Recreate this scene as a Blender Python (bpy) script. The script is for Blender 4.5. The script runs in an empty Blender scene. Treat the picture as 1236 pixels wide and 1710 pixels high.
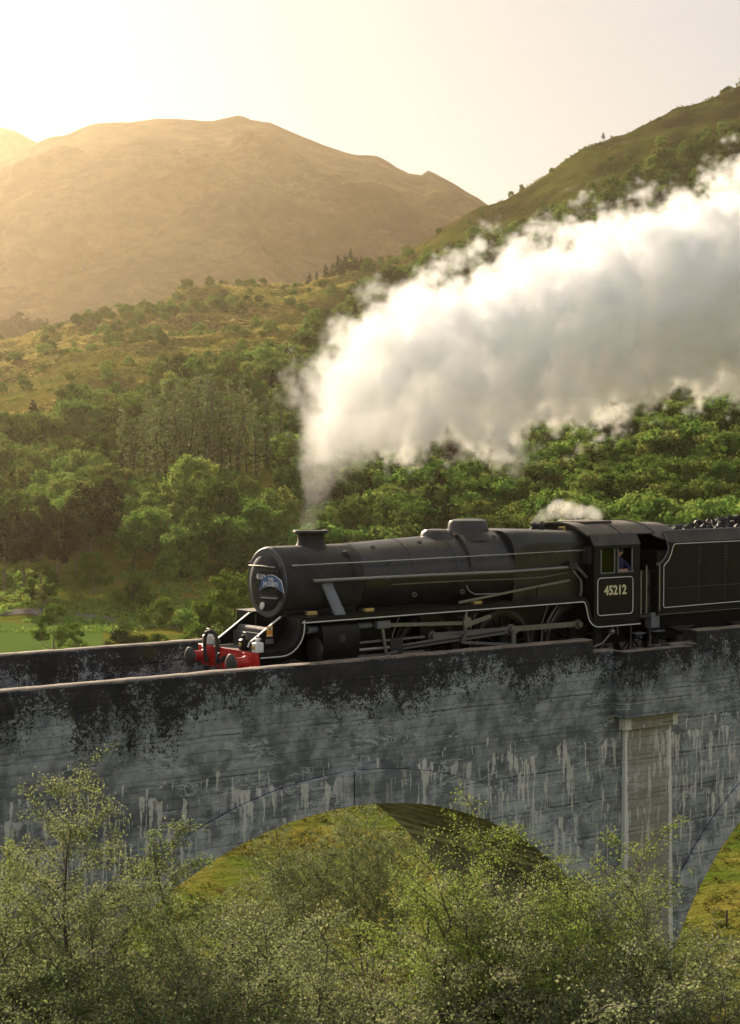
import bpy, bmesh, math, random
import numpy as np
from mathutils import Vector, Matrix, noise as mnoise

R = math.radians
scene = bpy.context.scene
col = scene.collection

# ------------------------------------------------------------------ camera
CAM = np.array([-21.65, -34.21, 5.81])
YAW, PITCH, FPX = R(36.84), R(-2.06), 3000.0      # focal length in pixels of the 1236 px wide photograph
cam_d = bpy.data.cameras.new('camera')
cam = bpy.data.objects.new('camera', cam_d)
col.objects.link(cam)
cam.location = CAM
cam.rotation_euler = (R(90) + PITCH, 0, -YAW)
cam_d.sensor_fit = 'HORIZONTAL'
cam_d.sensor_width = 36
cam_d.lens = 36 * FPX / 1236
cam_d.clip_start = 0.5
cam_d.clip_end = 30000
scene.camera = cam

# ------------------------------------------------------------------ sky, sun, exposure
SUN_EL = 19.0
SUN_AZ = math.degrees(YAW) - 25.0     # compass bearing of the sun, clockwise from +Y
world = bpy.data.worlds.new('World')
scene.world = world
world.use_nodes = True
wn = world.node_tree
bg = wn.nodes['Background']
sky = wn.nodes.new('ShaderNodeTexSky')
sky.sky_type = 'NISHITA'
sky.sun_disc = False
sky.sun_elevation = R(SUN_EL)
sky.sun_rotation = R(SUN_AZ)
sky.altitude = 50
sky.air_density = 1.0
sky.dust_density = 1.0
sky.ozone_density = 1.0
hs = wn.nodes.new('ShaderNodeHueSaturation')      # thin overall cloud veil: a paler sky all round
hs.inputs['Saturation'].default_value = 0.9
wn.links.new(sky.outputs[0], hs.inputs['Color'])
gm = wn.nodes.new('ShaderNodeGamma')               # cloud veil evens out the brightness over the whole dome
gm.inputs['Gamma'].default_value = 0.12
wn.links.new(hs.outputs[0], gm.inputs['Color'])
wn.links.new(gm.outputs[0], bg.inputs['Color'])
bg.inputs['Strength'].default_value = 0.15

sun_d = bpy.data.lights.new('sun', 'SUN')
sun_d.energy = 3.5
sun_d.angle = R(0.6)
sun_d.color = (1.0, 0.82, 0.60)
sun = bpy.data.objects.new('sun', sun_d)
col.objects.link(sun)
sd = Vector((math.sin(R(SUN_AZ)) * math.cos(R(SUN_EL)), math.cos(R(SUN_AZ)) * math.cos(R(SUN_EL)), math.sin(R(SUN_EL))))
sun.rotation_euler = sd.to_track_quat('Z', 'Y').to_euler()

vs = scene.view_settings
vs.view_transform = 'Standard'
vs.look = 'None'
vs.exposure = 1.8
vs.gamma = 1.0
vs.use_curve_mapping = False

HAZE_D, HAZE_G, STEAM_VOX = .000044, .78, .07
cy = scene.cycles
cy.use_denoising = True
cy.max_bounces = 24
cy.diffuse_bounces = 3
cy.glossy_bounces = 2
cy.transmission_bounces = 4
cy.transparent_max_bounces = 8
cy.volume_bounces = 16
cy.volume_step_rate = 1.0
cy.volume_max_steps = 256
cy.sample_clamp_indirect = 6
cy.use_adaptive_sampling = True
cy.adaptive_threshold = 0.025

# ------------------------------------------------------------------ helpers
FW = np.array([math.sin(YAW) * math.cos(PITCH), math.cos(YAW) * math.cos(PITCH), math.sin(PITCH)])
RT = np.array([math.cos(YAW), -math.sin(YAW), 0.0])
UP = np.cross(RT, FW)
FH = np.array([math.sin(YAW), math.cos(YAW)])
RH = np.array([math.cos(YAW), -math.sin(YAW)])


def at(px, py, s):
    """World point whose bearing and height were read off the photograph, at s metres from the viewpoint."""
    r = FW + RT * (px - 618) / FPX - UP * (py - 855) / FPX
    return CAM + r * s


def ground_xy(u, s):
    t = (u - 618) / FPX * s
    p = CAM[:2] + FH * s + RH * t
    return p[0], p[1]


def tag(o, label=None, cat=None, group=None, kind=None):
    if label: o['label'] = label
    if cat: o['category'] = cat
    if group: o['group'] = group
    if kind: o['kind'] = kind
    return o


def empty(name, loc=(0, 0, 0), rz=0.0):
    o = bpy.data.objects.new(name, None)
    o.empty_display_size = 0.2
    col.objects.link(o)
    o.location = loc
    o.rotation_euler = (0, 0, rz)
    return o


def link(name, me, parent=None):
    o = bpy.data.objects.new(name, me)
    col.objects.link(o)
    if parent is not None:
        o.parent = parent
    return o


def np_mesh(name, v, f, mat=None, smooth=False, tint=None):
    """v (n,3), f (m,k) numpy arrays -> mesh"""
    me = bpy.data.meshes.new(name)
    v = np.asarray(v, dtype=np.float32); f = np.asarray(f, dtype=np.int32)
    k = f.shape[1]
    me.vertices.add(len(v)); me.vertices.foreach_set('co', v.ravel())
    me.loops.add(f.size); me.loops.foreach_set('vertex_index', f.ravel())
    me.polygons.add(len(f))
    me.polygons.foreach_set('loop_start', np.arange(0, f.size, k, dtype=np.int32))
    me.polygons.foreach_set('use_smooth', np.full(len(f), smooth))
    me.update(calc_edges=True)
    if tint is not None:
        a = me.attributes.new('tint', 'FLOAT', 'FACE')
        a.data.foreach_set('value', np.asarray(tint, dtype=np.float32))
    if mat: me.materials.append(mat)
    return me


class MB:
    """collects simple solids and links them as one mesh object"""
    def __init__(self):
        self.v = []; self.f = []

    def add(self, vs, fs):
        n = len(self.v)
        self.v += [tuple(p) for p in vs]
        self.f += [tuple(i + n for i in q) for q in fs]
        return self

    def box(self, a, b):
        x0, y0, z0 = a; x1, y1, z1 = b
        x0, x1 = min(x0, x1), max(x0, x1); y0, y1 = min(y0, y1), max(y0, y1); z0, z1 = min(z0, z1), max(z0, z1)
        return self.add([(x0, y0, z0), (x1, y0, z0), (x1, y1, z0), (x0, y1, z0), (x0, y0, z1), (x1, y0, z1), (x1, y1, z1), (x0, y1, z1)],
                        [(0, 3, 2, 1), (4, 5, 6, 7), (0, 1, 5, 4), (1, 2, 6, 5), (2, 3, 7, 6), (3, 0, 4, 7)])

    def loft(self, rings, closed=True, caps=True):
        n = len(rings[0]); vs = []; fs = []
        for r in rings: vs += list(r)
        m = n if closed else n - 1
        for i in range(len(rings) - 1):
            for j in range(m):
                a = i * n + j; b = i * n + (j + 1) % n
                fs.append((a, b, b + n, a + n))
        if caps and closed:
            fs.append(tuple(range(n - 1, -1, -1)))
            fs.append(tuple((len(rings) - 1) * n + k for k in range(n)))
        return self.add(vs, fs)

    def lathe(self, prof, origin=(0, 0, 0), axis=(0, 0, 1), n=24, caps=True, sy=1.0):
        """prof: [(radius, distance along axis)]"""
        ax = Vector(axis).normalized()
        u = ax.orthogonal().normalized()
        if abs(ax.z) > .9: u = Vector((1, 0, 0))
        w = ax.cross(u)
        o = Vector(origin)
        rings = []
        for r, h in prof:
            rings.append([o + ax * h + u * (r * math.cos(2 * math.pi * k / n)) + w * (r * sy * math.sin(2 * math.pi * k / n)) for k in range(n)])
        return self.loft(rings, True, caps)

    def cyl(self, a, b, r, r2=None, n=12):
        a = Vector(a); b = Vector(b)
        d = b - a
        return self.lathe([(r, 0), (r if r2 is None else r2, d.length)], a, d, n)

    def tube(self, pts, r, n=8, closed=False):
        pts = [Vector(p) for p in pts]
        rings = []
        m = len(pts)
        ref = None
        for i, p in enumerate(pts):
            if closed:
                d = pts[(i + 1) % m] - pts[i - 1]
            else:
                d = pts[min(i + 1, m - 1)] - pts[max(i - 1, 0)]
            d.normalize()
            if ref is None: ref = d.orthogonal().normalized()
            u = (ref - d * ref.dot(d))
            u = u.normalized() if u.length > 1e-4 else d.orthogonal().normalized()
            ref = u
            w = d.cross(u)
            rr = r[i] if isinstance(r, (list, tuple)) else r
            rings.append([p + u * (rr * math.cos(2 * math.pi * k / n)) + w * (rr * math.sin(2 * math.pi * k / n)) for k in range(n)])
        if closed: rings.append(rings[0])
        return self.loft(rings, True, not closed)

    def prism(self, poly, y0, y1, axis='Y'):
        """poly: [(x,z)] in the XZ plane pushed from y0 to y1 (axis X: [(y,z)], axis Z: [(x,y)])"""
        def P(a, b, c):
            return {'Y': (a, c, b), 'X': (c, a, b), 'Z': (a, b, c)}[axis]
        n = len(poly)
        vs = [P(a, b, y0) for a, b in poly] + [P(a, b, y1) for a, b in poly]
        fs = [(i, (i + 1) % n, (i + 1) % n + n, i + n) for i in range(n)] + [tuple(range(n - 1, -1, -1)), tuple(range(n, 2 * n))]
        return self.add(vs, fs)

    def bar(self, a, b, h, w, up=(0, 0, 1)):
        """rectangular bar from a to b, h high (along up) and w wide"""
        a = Vector(a); b = Vector(b); d = (b - a).normalized(); up = Vector(up)
        s = d.cross(up).normalized(); u = s.cross(d)
        vs = []
        for p in (a, b):
            for i, j in ((-1, -1), (1, -1), (1, 1), (-1, 1)):
                vs.append(p + s * (w / 2 * i) + u * (h / 2 * j))
        return self.add(vs, [(0, 3, 2, 1), (4, 5, 6, 7), (0, 1, 5, 4), (1, 2, 6, 5), (2, 3, 7, 6), (3, 0, 4, 7)])

    def ball(self, c, r, n=10, m=6):
        prof = [(max(1e-4, r * math.sin(math.pi * k / m)), -r * math.cos(math.pi * k / m)) for k in range(m + 1)]
        return self.lathe(prof, c, (0, 0, 1), n, False)

    def mesh(self, name, mat=None, angle=35, bevel=0):
        me = bpy.data.meshes.new(name)
        me.from_pydata(self.v, [], self.f)
        bm = bmesh.new(); bm.from_mesh(me)
        bmesh.ops.recalc_face_normals(bm, faces=bm.faces)
        bm.to_mesh(me); bm.free()
        me.polygons.foreach_set('use_smooth', [True] * len(me.polygons))
        me.set_sharp_from_angle(angle=R(angle))
        if mat: me.materials.append(mat)
        return me

    def build(self, name, mat, parent=None, angle=35, bevel=0.0, seg=2):
        o = link(name, self.mesh(name, mat, angle), parent)
        if bevel:
            b = o.modifiers.new('bevel', 'BEVEL')
            b.width = bevel; b.segments = seg; b.limit_method = 'ANGLE'; b.angle_limit = R(40)
        return o


def copy_tree(o, parent=None, keep=True):
    c = o.copy()
    col.objects.link(c)
    c.parent = parent
    for ch in o.children:
        copy_tree(ch, c)
    return c

# ------------------------------------------------------------------ node helpers
class NT:
    def __init__(self, name):
        self.m = bpy.data.materials.new(name)
        self.m.use_nodes = True
        self.t = self.m.node_tree
        self.t.nodes.clear()
        self.out = self.t.nodes.new('ShaderNodeOutputMaterial')

    def n(self, typ, ins=None, **props):
        x = self.t.nodes.new('ShaderNode' + typ)
        for k, v in props.items(): setattr(x, k, v)
        for k, v in (ins or {}).items():
            s = x.inputs[k]
            if hasattr(v, 'is_output'): self.t.links.new(v, s)
            elif hasattr(v, 'outputs'): self.t.links.new(v.outputs[0], s)
            else: s.default_value = v
        return x

    def math(self, op, a, b=0.0, c=None, clamp=False):
        ins = {0: a, 1: b}
        if c is not None: ins[2] = c
        return self.n('Math', ins, operation=op, use_clamp=clamp).outputs[0]

    def noise(self, vec, scale, detail=4, rough=.55, dist=0.0):
        return self.n('TexNoise', {'Vector': vec, 'Scale': scale, 'Detail': detail, 'Roughness': rough, 'Distortion': dist}).outputs[0]

    def ramp(self, f, lo, hi):
        return self.n('MapRange', {0: f, 1: lo, 2: hi, 3: 0.0, 4: 1.0}, interpolation_type='SMOOTHSTEP').outputs[0]

    def mix(self, f, a, b):
        x = self.t.nodes.new('ShaderNodeMix'); x.data_type = 'RGBA'
        for i, v in ((0, f), (6, a), (7, b)):
            s = x.inputs[i]
            if hasattr(v, 'is_output'): self.t.links.new(v, s)
            else: s.default_value = (v if not isinstance(v, tuple) or len(v) == 4 else (*v, 1))
        return x.outputs[2]

    def scale(self, vec, s):
        return self.n('VectorMath', {0: vec, 1: s}, operation='MULTIPLY').outputs[0]

    def coords(self):
        return self.n('TexCoord').outputs['Object']

    def world(self):
        return self.n('NewGeometry').outputs['Position']

    def xyz(self, v):
        return self.n('SeparateXYZ', {0: v}).outputs

    def bump(self, h, strength=.4, dist=.02):
        return self.n('Bump', {'Height': h, 'Strength': strength, 'Distance': dist}).outputs[0]

    def principled(self, base, rough=.6, metal=0.0, normal=None, spec=.5, **kw):
        ins = {'Base Color': base if not isinstance(base, tuple) or len(base) == 4 else (*base, 1), 'Roughness': rough, 'Metallic': metal, 'Specular IOR Level': spec}
        if normal is not None: ins['Normal'] = normal
        ins.update(kw)
        p = self.n('BsdfPrincipled', ins)
        self.t.links.new(p.outputs[0], self.out.inputs['Surface'])
        return self.m


def paint(name, colour, rough=.5, metal=0.0, var=.25, scale=6.0, dust=None, dustamt=.0, spec=.5, bump=.0):
    t = NT(name); c = t.coords()
    n1 = t.noise(c, scale, 6, .6)
    n2 = t.noise(c, scale * 6, 3, .6)
    dark = tuple(x * (1 - var) for x in colour); lite = tuple(min(1, x * (1 + var)) for x in colour)
    b = t.mix(n1, dark, lite)
    if dust:
        up = t.xyz(t.n('NewGeometry').outputs['Normal'])[2]
        f = t.math('MULTIPLY', t.ramp(n1, .35, .7), dustamt)
        b = t.mix(f, b, dust)
    r = t.math('ADD', t.math('MULTIPLY', t.math('SUBTRACT', n2, .5), .25), rough, clamp=True)
    nm = t.bump(n2, bump, .01) if bump else None
    return t.principled(b, r, metal, nm, spec)
# ------------------------------------------------------------------ terrain shape
def vnoise(x, y, seed=0):
    xi = np.floor(x).astype(np.int64); yi = np.floor(y).astype(np.int64)
    fx = x - xi; fy = y - yi
    fx = fx * fx * (3 - 2 * fx); fy = fy * fy * (3 - 2 * fy)
    def hsh(a, b):
        n = (a * 374761393 + b * 668265263 + seed * 1274126177) & 0xffffffff
        n = ((n ^ (n >> 13)) * 1274126177) & 0xffffffff
        n = n ^ (n >> 16)
        return (n & 0xffff) / 65535.0
    return (hsh(xi, yi) * (1 - fx) + hsh(xi + 1, yi) * fx) * (1 - fy) + (hsh(xi, yi + 1) * (1 - fx) + hsh(xi + 1, yi + 1) * fx) * fy


def fbm(x, y, oct=4, seed=0):
    r = 0; a = .5; t = 0
    for k in range(oct):
        r = r + a * vnoise(x * 2 ** k + 17.3 * k, y * 2 ** k - 9.1 * k, seed + k); t += a; a *= .5
    return r / t - .5


def zc(s, py):
    return CAM[2] + s * (747 - py) / FPX

NEAR = [(0, 4.1), (12, -.6), (25, -7.0), (40, -13.5), (60, -20), (78, -23.4), (95, -24.2), (250, -24)]
COLS = [
    (-900, NEAR + [(300, -24), (360, -20), (480, -8), (620, 2), (800, 5), (1000, -5), (1400, -12), (2400, 0), (9000, 0)]),
    (-200, NEAR + [(310, -24), (345, -21), (480, zc(480, 775)), (560, zc(560, 720)), (700, zc(700, 668)), (800, zc(800, 640)), (900, 20), (1050, 0), (1400, -8), (2400, 0), (9000, 0)]),
    (0, NEAR + [(310, -24), (345, -21), (480, zc(480, 760)), (560, zc(560, 705)), (700, zc(700, 640)), (800, zc(800, 602)), (850, zc(850, 592)), (950, 26), (1100, 4), (1400, -8), (2400, 0), (9000, 0)]),
    (150, NEAR + [(310, -24), (345, -20), (480, zc(480, 745)), (560, zc(560, 680)), (700, zc(700, 610)), (800, zc(800, 572)), (860, zc(860, 556)), (950, 46), (1100, 16), (1400, -8), (2400, 0), (9000, 0)]),
    (300, NEAR + [(310, -24), (350, -19), (480, zc(480, 735)), (560, zc(560, 665)), (700, zc(700, 590)), (850, zc(850, 530)), (950, zc(950, 503)), (1030, 80), (1200, 40), (1500, 0), (2400, 0), (9000, 0)]),
    (480, NEAR + [(310, -24), (350, -18), (480, zc(480, 735)), (600, zc(600, 645)), (750, zc(750, 562)), (900, zc(900, 505)), (980, zc(980, 484)), (1100, 90), (1300, 50), (1600, 10), (2400, 0), (9000, 0)]),
    (610, NEAR + [(310, -23), (350, -16), (480, zc(480, 745)), (600, zc(600, 650)), (750, zc(750, 560)), (900, zc(900, 480)), (1000, zc(1000, 450)), (1100, 104), (1300, 80), (1700, 40), (2600, 0), (9000, 0)]),
    (810, NEAR + [(310, -22), (350, -15), (480, zc(480, 740)), (600, zc(600, 640)), (750, zc(750, 525)), (900, zc(900, 425)), (1040, zc(1040, 350)), (1150, 148), (1400, 120), (2000, 60), (3000, 0), (9000, 0)]),
    (1000, NEAR + [(310, -20), (350, -13), (480, zc(480, 725)), (600, zc(600, 610)), (750, zc(750, 485)), (900, zc(900, 370)), (1080, zc(1080, 246)), (1180, 192), (1500, 170), (2200, 80), (3200, 0), (9000, 0)]),
    (1130, NEAR + [(310, -19), (350, -12), (480, zc(480, 715)), (600, zc(600, 595)), (750, zc(750, 465)), (900, zc(900, 340)), (1100, zc(1100, 182)), (1200, 215), (1500, 190), (2200, 90), (3200, 0), (9000, 0)]),
    (1240, NEAR + [(310, -18), (350, -11), (480, zc(480, 705)), (600, zc(600, 580)), (750, zc(750, 450)), (900, zc(900, 325)), (1100, zc(1100, 155)), (1220, 246), (1600, 220), (2400, 100), (3400, 0), (9000, 0)]),
    (2400, NEAR + [(310, -14), (350, -6), (480, 20), (600, 50), (750, 100), (900, 150), (1100, 230), (1300, 270), (1700, 240), (2500, 110), (3600, 0), (9000, 0)]),
]
CU = np.array([c[0] for c in COLS], float)


def hgt(x, y, rough=True):
    x = np.asarray(x, float); y = np.asarray(y, float)
    dx = x - CAM[0]; dy = y - CAM[1]
    s = dx * FH[0] + dy * FH[1]; t = dx * RH[0] + dy * RH[1]
    r = np.hypot(s, t); ang = np.arctan2(t, s)
    ac = np.clip(ang, -R(27), R(27))
    u = np.clip(618 + FPX * np.tan(ac), -900, 2400)
    se = r * np.cos(ac)
    Z = np.stack([np.interp(se, [p[0] for p in c[1]], [p[1] for p in c[1]]) for c in COLS], 0)
    k = np.clip(np.searchsorted(CU, u) - 1, 0, len(CU) - 2)
    f = (u - CU[k]) / (CU[k + 1] - CU[k])
    f = f * .6 + .4 * f * f * (3 - 2 * f)
    kk = k[None]
    z0 = np.take_along_axis(Z, kk, 0)[0]; z1 = np.take_along_axis(Z, kk + 1, 0)[0]
    z = z0 * (1 - f) + z1 * f
    w = np.clip((np.abs(ang) - R(65)) / R(45), 0, 1); w = w * w * (3 - 2 * w)
    back = 4.1 + .05 * np.minimum(r, 900)
    z = z * (1 - w) + back * w
    if rough:
        m = np.clip((se - 300) / 200, 0, 1) * (1 - w)
        z = z + m * (fbm(x / 60, y / 60, 5, 3) * 9.0 + (0.5 - np.abs(fbm(x / 28, y / 28, 3, 9)) * 3) * 2.6 * np.clip((se - 480) / 200, 0, 1))
        kn = np.clip((se - 520) / 120, 0, 1) * np.clip((900 - u) / 400, .25, 1)
        z = z + m * kn * ((.22 - np.abs(fbm(x / 75, y / 75, 4, 61))) * 22 + (.2 - np.abs(fbm(x / 22, y / 22, 3, 77))) * 5)
        z = z + fbm(x / 14, y / 14, 4, 5) * (.5 + .5 * m)
        z = z + np.clip((se - 85) / 20, 0, 1) * np.clip((240 - se) / 60, 0, 1) * fbm(x / 40, y / 40, 3, 11) * 2.2
    return z


def hg(x, y):
    return float(hgt(np.array([x]), np.array([y]))[0])

# ------------------------------------------------------------------ ground material
def ground_material():
    t = NT('hill_grass'); p = t.world()
    x, y, z = t.xyz(p)
    n1 = t.noise(p, .012, 5, .6)
    n2 = t.noise(p, .07, 6, .65)
    n3 = t.noise(p, .55, 5, .65)
    n4 = t.noise(p, 3.0, 3, .7)
    green = t.mix(n2, (.05, .085, .012), (.11, .14, .02))
    straw = t.mix(n3, (.21, .165, .036), (.12, .12, .022))
    bracken = t.mix(n3, (.085, .05, .022), (.05, .04, .018))
    c = t.mix(t.ramp(n2, .38, .62), green, straw)
    c = t.mix(t.math('MULTIPLY', t.ramp(n1, .48, .62), t.ramp(z, -12, 15)), c, bracken)
    c = t.mix(t.math('MULTIPLY', t.math('MULTIPLY', t.ramp(z, 8, 40), t.ramp(n3, .42, .6)), t.math('MULTIPLY', t.ramp(t.math('ADD', t.math('MULTIPLY', t.math('SUBTRACT', x, float(CAM[0])), float(RH[0])), t.math('MULTIPLY', t.math('SUBTRACT', y, float(CAM[1])), float(RH[1]))), 70, -60), .75)), c, (.25, .20, .06))  # low-sun gold painted on the left slope, fading out to the right
    c = t.mix(t.math('MULTIPLY', t.ramp(t.math('ADD', t.math('MULTIPLY', t.math('SUBTRACT', x, float(CAM[0])), float(RH[0])), t.math('MULTIPLY', t.math('SUBTRACT', y, float(CAM[1])), float(RH[1]))), -20, 90), t.math('MULTIPLY', t.ramp(z, 10, 50), .55)), c, t.mix(n3, (.035, .05, .014), (.075, .08, .025)))  # shade of the right hill painted in as a darker green
    c = t.mix(t.ramp(n3, .62, .8), c, (.05, .055, .016))
    c = t.mix(t.math('MULTIPLY', t.ramp(n4, .5, .75), .5), c, (.045, .06, .014))
    rock = t.math('MULTIPLY', t.ramp(t.noise(p, .16, 5, .75), .66, .72), t.ramp(z, 20, 60))
    c = t.mix(rock, c, (.16, .15, .14))
    h = t.math('ADD', t.math('MULTIPLY', n3, 1.0), t.math('MULTIPLY', n4, .3))
    return t.principled(c, .95, 0, t.bump(h, .9, .8), 0)


def lawn_material():
    t = NT('mown_grass'); p = t.world()
    n = t.noise(p, .25, 5, .6)
    c = t.mix(n, (.06, .11, .022), (.10, .15, .035))
    return t.principled(c, .9, 0, t.bump(t.noise(p, 4, 3, .6), .4, .1), 0)


def mountain_material():
    t = NT('mountain_moor'); p = t.world()
    z = t.xyz(p)[2]
    st = t.n('Mapping', {'Vector': p, 'Scale': (1, 1, 1.3)}).outputs[0]
    n1 = t.noise(st, .005, 8, .72)
    n2 = t.noise(st, .022, 8, .78)
    c = t.mix(t.ramp(n1, .35, .65), (.035, .036, .014), (.19, .14, .06))
    c = t.mix(t.math('MULTIPLY', t.ramp(n2, .45, .6), .7), c, (.05, .045, .02))
    c = t.mix(t.math('MULTIPLY', t.ramp(n2, .64, .72), .6), c, (.26, .235, .2))
    return t.principled(c, .95, 0, t.bump(n2, .7, 12), 0)


def concrete(name, tone=1.0, beige=0.0, blacktop=True, streaks=True, edge=None):
    t = NT(name); p = t.world()
    x, y, z = t.xyz(p)
    nf = t.noise(p, 14, 5, .65); nm = t.noise(p, 2.2, 6, .65); nl = t.noise(p, .35, 4, .55)
    warp = t.math('MULTIPLY', t.math('SUBTRACT', t.noise(p, .9, 4, .6), .5), .22)
    a = tuple(v * tone for v in (.13, .139, .154)); b = tuple(v * tone for v in (.355, .37, .394))
    c = t.mix(t.ramp(t.math('ADD', nm, t.math('MULTIPLY', t.math('SUBTRACT', nl, .5), .5)), .34, .66), a, b)
    if beige: c = t.mix(beige, c, t.mix(nm, (.30, .275, .22), (.42, .39, .32)))
    c = t.mix(t.math('MULTIPLY', t.ramp(nf, .42, .7), .35), c, tuple(v * .45 for v in b))
    # shutter-board courses and the day joints between pours
    zz = t.math('ADD', z, t.math('MULTIPLY', warp, .35))
    fr = t.math('FRACT', t.math('MULTIPLY', zz, 4.6))
    board = t.math('LESS_THAN', fr, .09)
    cell = t.n('TexWhiteNoise', {'W': t.math('FLOOR', t.math('MULTIPLY', zz, 4.6))}, noise_dimensions='1D').outputs[0]
    c = t.mix(t.math('MULTIPLY', t.math('SUBTRACT', cell, .3), .35, clamp=True), c, tuple(v * .6 for v in a))
    fr2 = t.math('FRACT', t.math('MULTIPLY', t.math('ADD', zz, .12), 1.15))
    joint = t.math('LESS_THAN', fr2, .035)
    c = t.mix(t.math('MULTIPLY', board, .4), c, (.035, .036, .04))
    c = t.mix(t.math('MULTIPLY', joint, t.math('MULTIPLY', .75, t.ramp(nl, .35, .6))), c, (.03, .03, .034))
    # lime: thin crack veins, mostly level, and pale bloom under the joints
    sv = t.n('Mapping', {'Vector': p, 'Scale': (.55, .55, 2.6)}).outputs[0]
    v1 = t.math('ABSOLUTE', t.math('SUBTRACT', t.noise(sv, 1.1, 5, .62, .5), .5))
    vein = t.math('MULTIPLY', t.math('LESS_THAN', v1, .010), t.ramp(t.noise(p, .8, 3, .5), .42, .54))
    low = t.ramp(z, .05, -.35)
    c = t.mix(t.math('MULTIPLY', t.math('MULTIPLY', vein, low), .8), c, (.48, .50, .52))
    bloom = t.math('MULTIPLY', t.math('MULTIPLY', t.ramp(fr2, .8, 1.0), t.ramp(nm, .5, .7)), low)
    c = t.mix(t.math('MULTIPLY', bloom, .35), c, (.38, .39, .41))
    if streaks:
        # runs of lime hanging from the joints, ragged and of uneven length
        rag = t.noise(p, 11, 5, .75)
        for k, (z0, ln, th0) in enumerate(((-.95, 1.3, .57), (-1.30, 2.2, .525), (-2.05, 2.4, .54), (-2.9, 3.0, .55))):
            wob = t.math('MULTIPLY', t.math('SUBTRACT', t.noise(t.n('Mapping', {'Vector': p, 'Scale': (.8, .8, 2.2), 'Location': (k * 7, 0, 0)}).outputs[0], 1.5, 3, .6), .5), .09)
            q = t.n('CombineXYZ', {0: t.math('ADD', x, wob), 1: k * 9.0, 2: t.math('MULTIPLY', z, .10)}).outputs[0]
            line = t.noise(q, 8.5, 4, .62)
            tj = t.math('MULTIPLY', t.math('SUBTRACT', t.noise(t.n('CombineXYZ', {0: x, 1: k * 3.0, 2: 0.0}).outputs[0], 1.1, 3, .7), .5), .95)
            d = t.math('SUBTRACT', t.math('ADD', z0, tj), z)
            gate = t.ramp(t.noise(t.n('CombineXYZ', {0: x, 1: k * 5.0 + 2.0, 2: 0.0}).outputs[0], .28, 2, .5), .37, .50)
            thr = t.math('ADD', th0, t.math('MULTIPLY', t.math('DIVIDE', d, ln), .10))
            thr = t.math('ADD', thr, t.math('MULTIPLY', t.math('SUBTRACT', .5, rag), .10))
            m = t.math('MULTIPLY', t.ramp(t.math('SUBTRACT', line, thr), 0, .012), t.math('MULTIPLY', t.ramp(d, 0, .05), gate))
            m = t.math('MULTIPLY', m, t.math('MULTIPLY', t.ramp(rag, .25, .5), t.n('MapRange', {0: d, 1: 0.0, 2: ln * 1.2, 3: 1.0, 4: .6}).outputs[0]))
            c = t.mix(m, c, t.mix(nm, (.50, .49, .46), (.74, .74, .72)))
    if edge:
        for e in edge:
            dd = t.math('ABSOLUTE', t.math('SUBTRACT', x, t.math('ADD', e, t.math('MULTIPLY', warp, .25))))
            m = t.math('MULTIPLY', t.math('LESS_THAN', dd, t.math('MULTIPLY', nm, .24)), t.ramp(nf, .25, .45))
            c = t.mix(t.math('MULTIPLY', m, .92), c, (.74, .74, .72))
    if blacktop:
        # black lichen crust spreading down from the coping, with moss in it
        g = t.n('MapRange', {0: z, 1: -1.1, 2: 1.1, 3: -.66, 4: .31}).outputs[0]
        nv = t.noise(t.n('Mapping', {'Vector': p, 'Scale': (1, 1, .6)}).outputs[0], .8, 3, .6)
        blot = t.noise(p, 5.5, 9, .82)
        spk = t.noise(p, 26, 3, .7)
        s = t.math('ADD', t.math('ADD', g, t.math('MULTIPLY', t.math('SUBTRACT', nv, .5), 1.25)), t.math('ADD', t.math('MULTIPLY', t.math('SUBTRACT', blot, .5), 1.6), t.math('MULTIPLY', t.math('SUBTRACT', spk, .5), 1.3)))
        m = t.ramp(s, -.07, .10)
        c = t.mix(t.math('MULTIPLY', m, .93), c, (.009, .009, .009))
        ms = t.math('MULTIPLY', t.ramp(t.noise(p, .75, 4, .6), .60, .70), t.ramp(t.math('ADD', z, t.math('MULTIPLY', blot, .5)), .55, 1.05))
        c = t.mix(t.math('MULTIPLY', ms, .7), c, t.mix(nf, (.05, .04, .008), (.13, .105, .018)))
        # coping: pinkish-brown weathered top
        up = t.xyz(t.n('NewGeometry').outputs['Normal'])[2]
        cm = t.math('MULTIPLY', t.ramp(up, .45, .8), t.ramp(t.math('ADD', blot, t.math('MULTIPLY', t.math('SUBTRACT', spk, .5), .5)), .36, .56))
        c = t.mix(cm, c, t.mix(nm, (.12, .095, .075), (.29, .235, .19)))
    hb = t.math('SUBTRACT', t.math('ADD', nf, t.math('MULTIPLY', nm, 1.2)), t.math('MULTIPLY', t.math('ADD', board, t.math('MULTIPLY', joint, 2.0)), .45))
    return t.principled(c, .9, 0, t.bump(hb, .7, .02), .25)


M = {}
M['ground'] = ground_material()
M['lawn'] = lawn_material()
M['moor'] = mountain_material()
M['concrete'] = concrete('weathered_concrete')
M['parapet'] = concrete('parapet_concrete')
M['ring'] = concrete('arch_ring_concrete', 1.3, blacktop=False)
M['pilaster'] = concrete('pale_pilaster_concrete', 1.25, .85, blacktop=False, streaks=True, edge=(9.42, 11.08))
M['grime'] = paint('joint_grime', (.012, .012, .013), .95, 0, .3, 5, spec=0)
M['road'] = paint('gravel_road', (.15, .135, .12), .95, 0, .2, 1.2, spec=0)
M['ballast'] = paint('ballast_stone', (.10, .095, .09), .95, 0, .5, 25, bump=.8)

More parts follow.
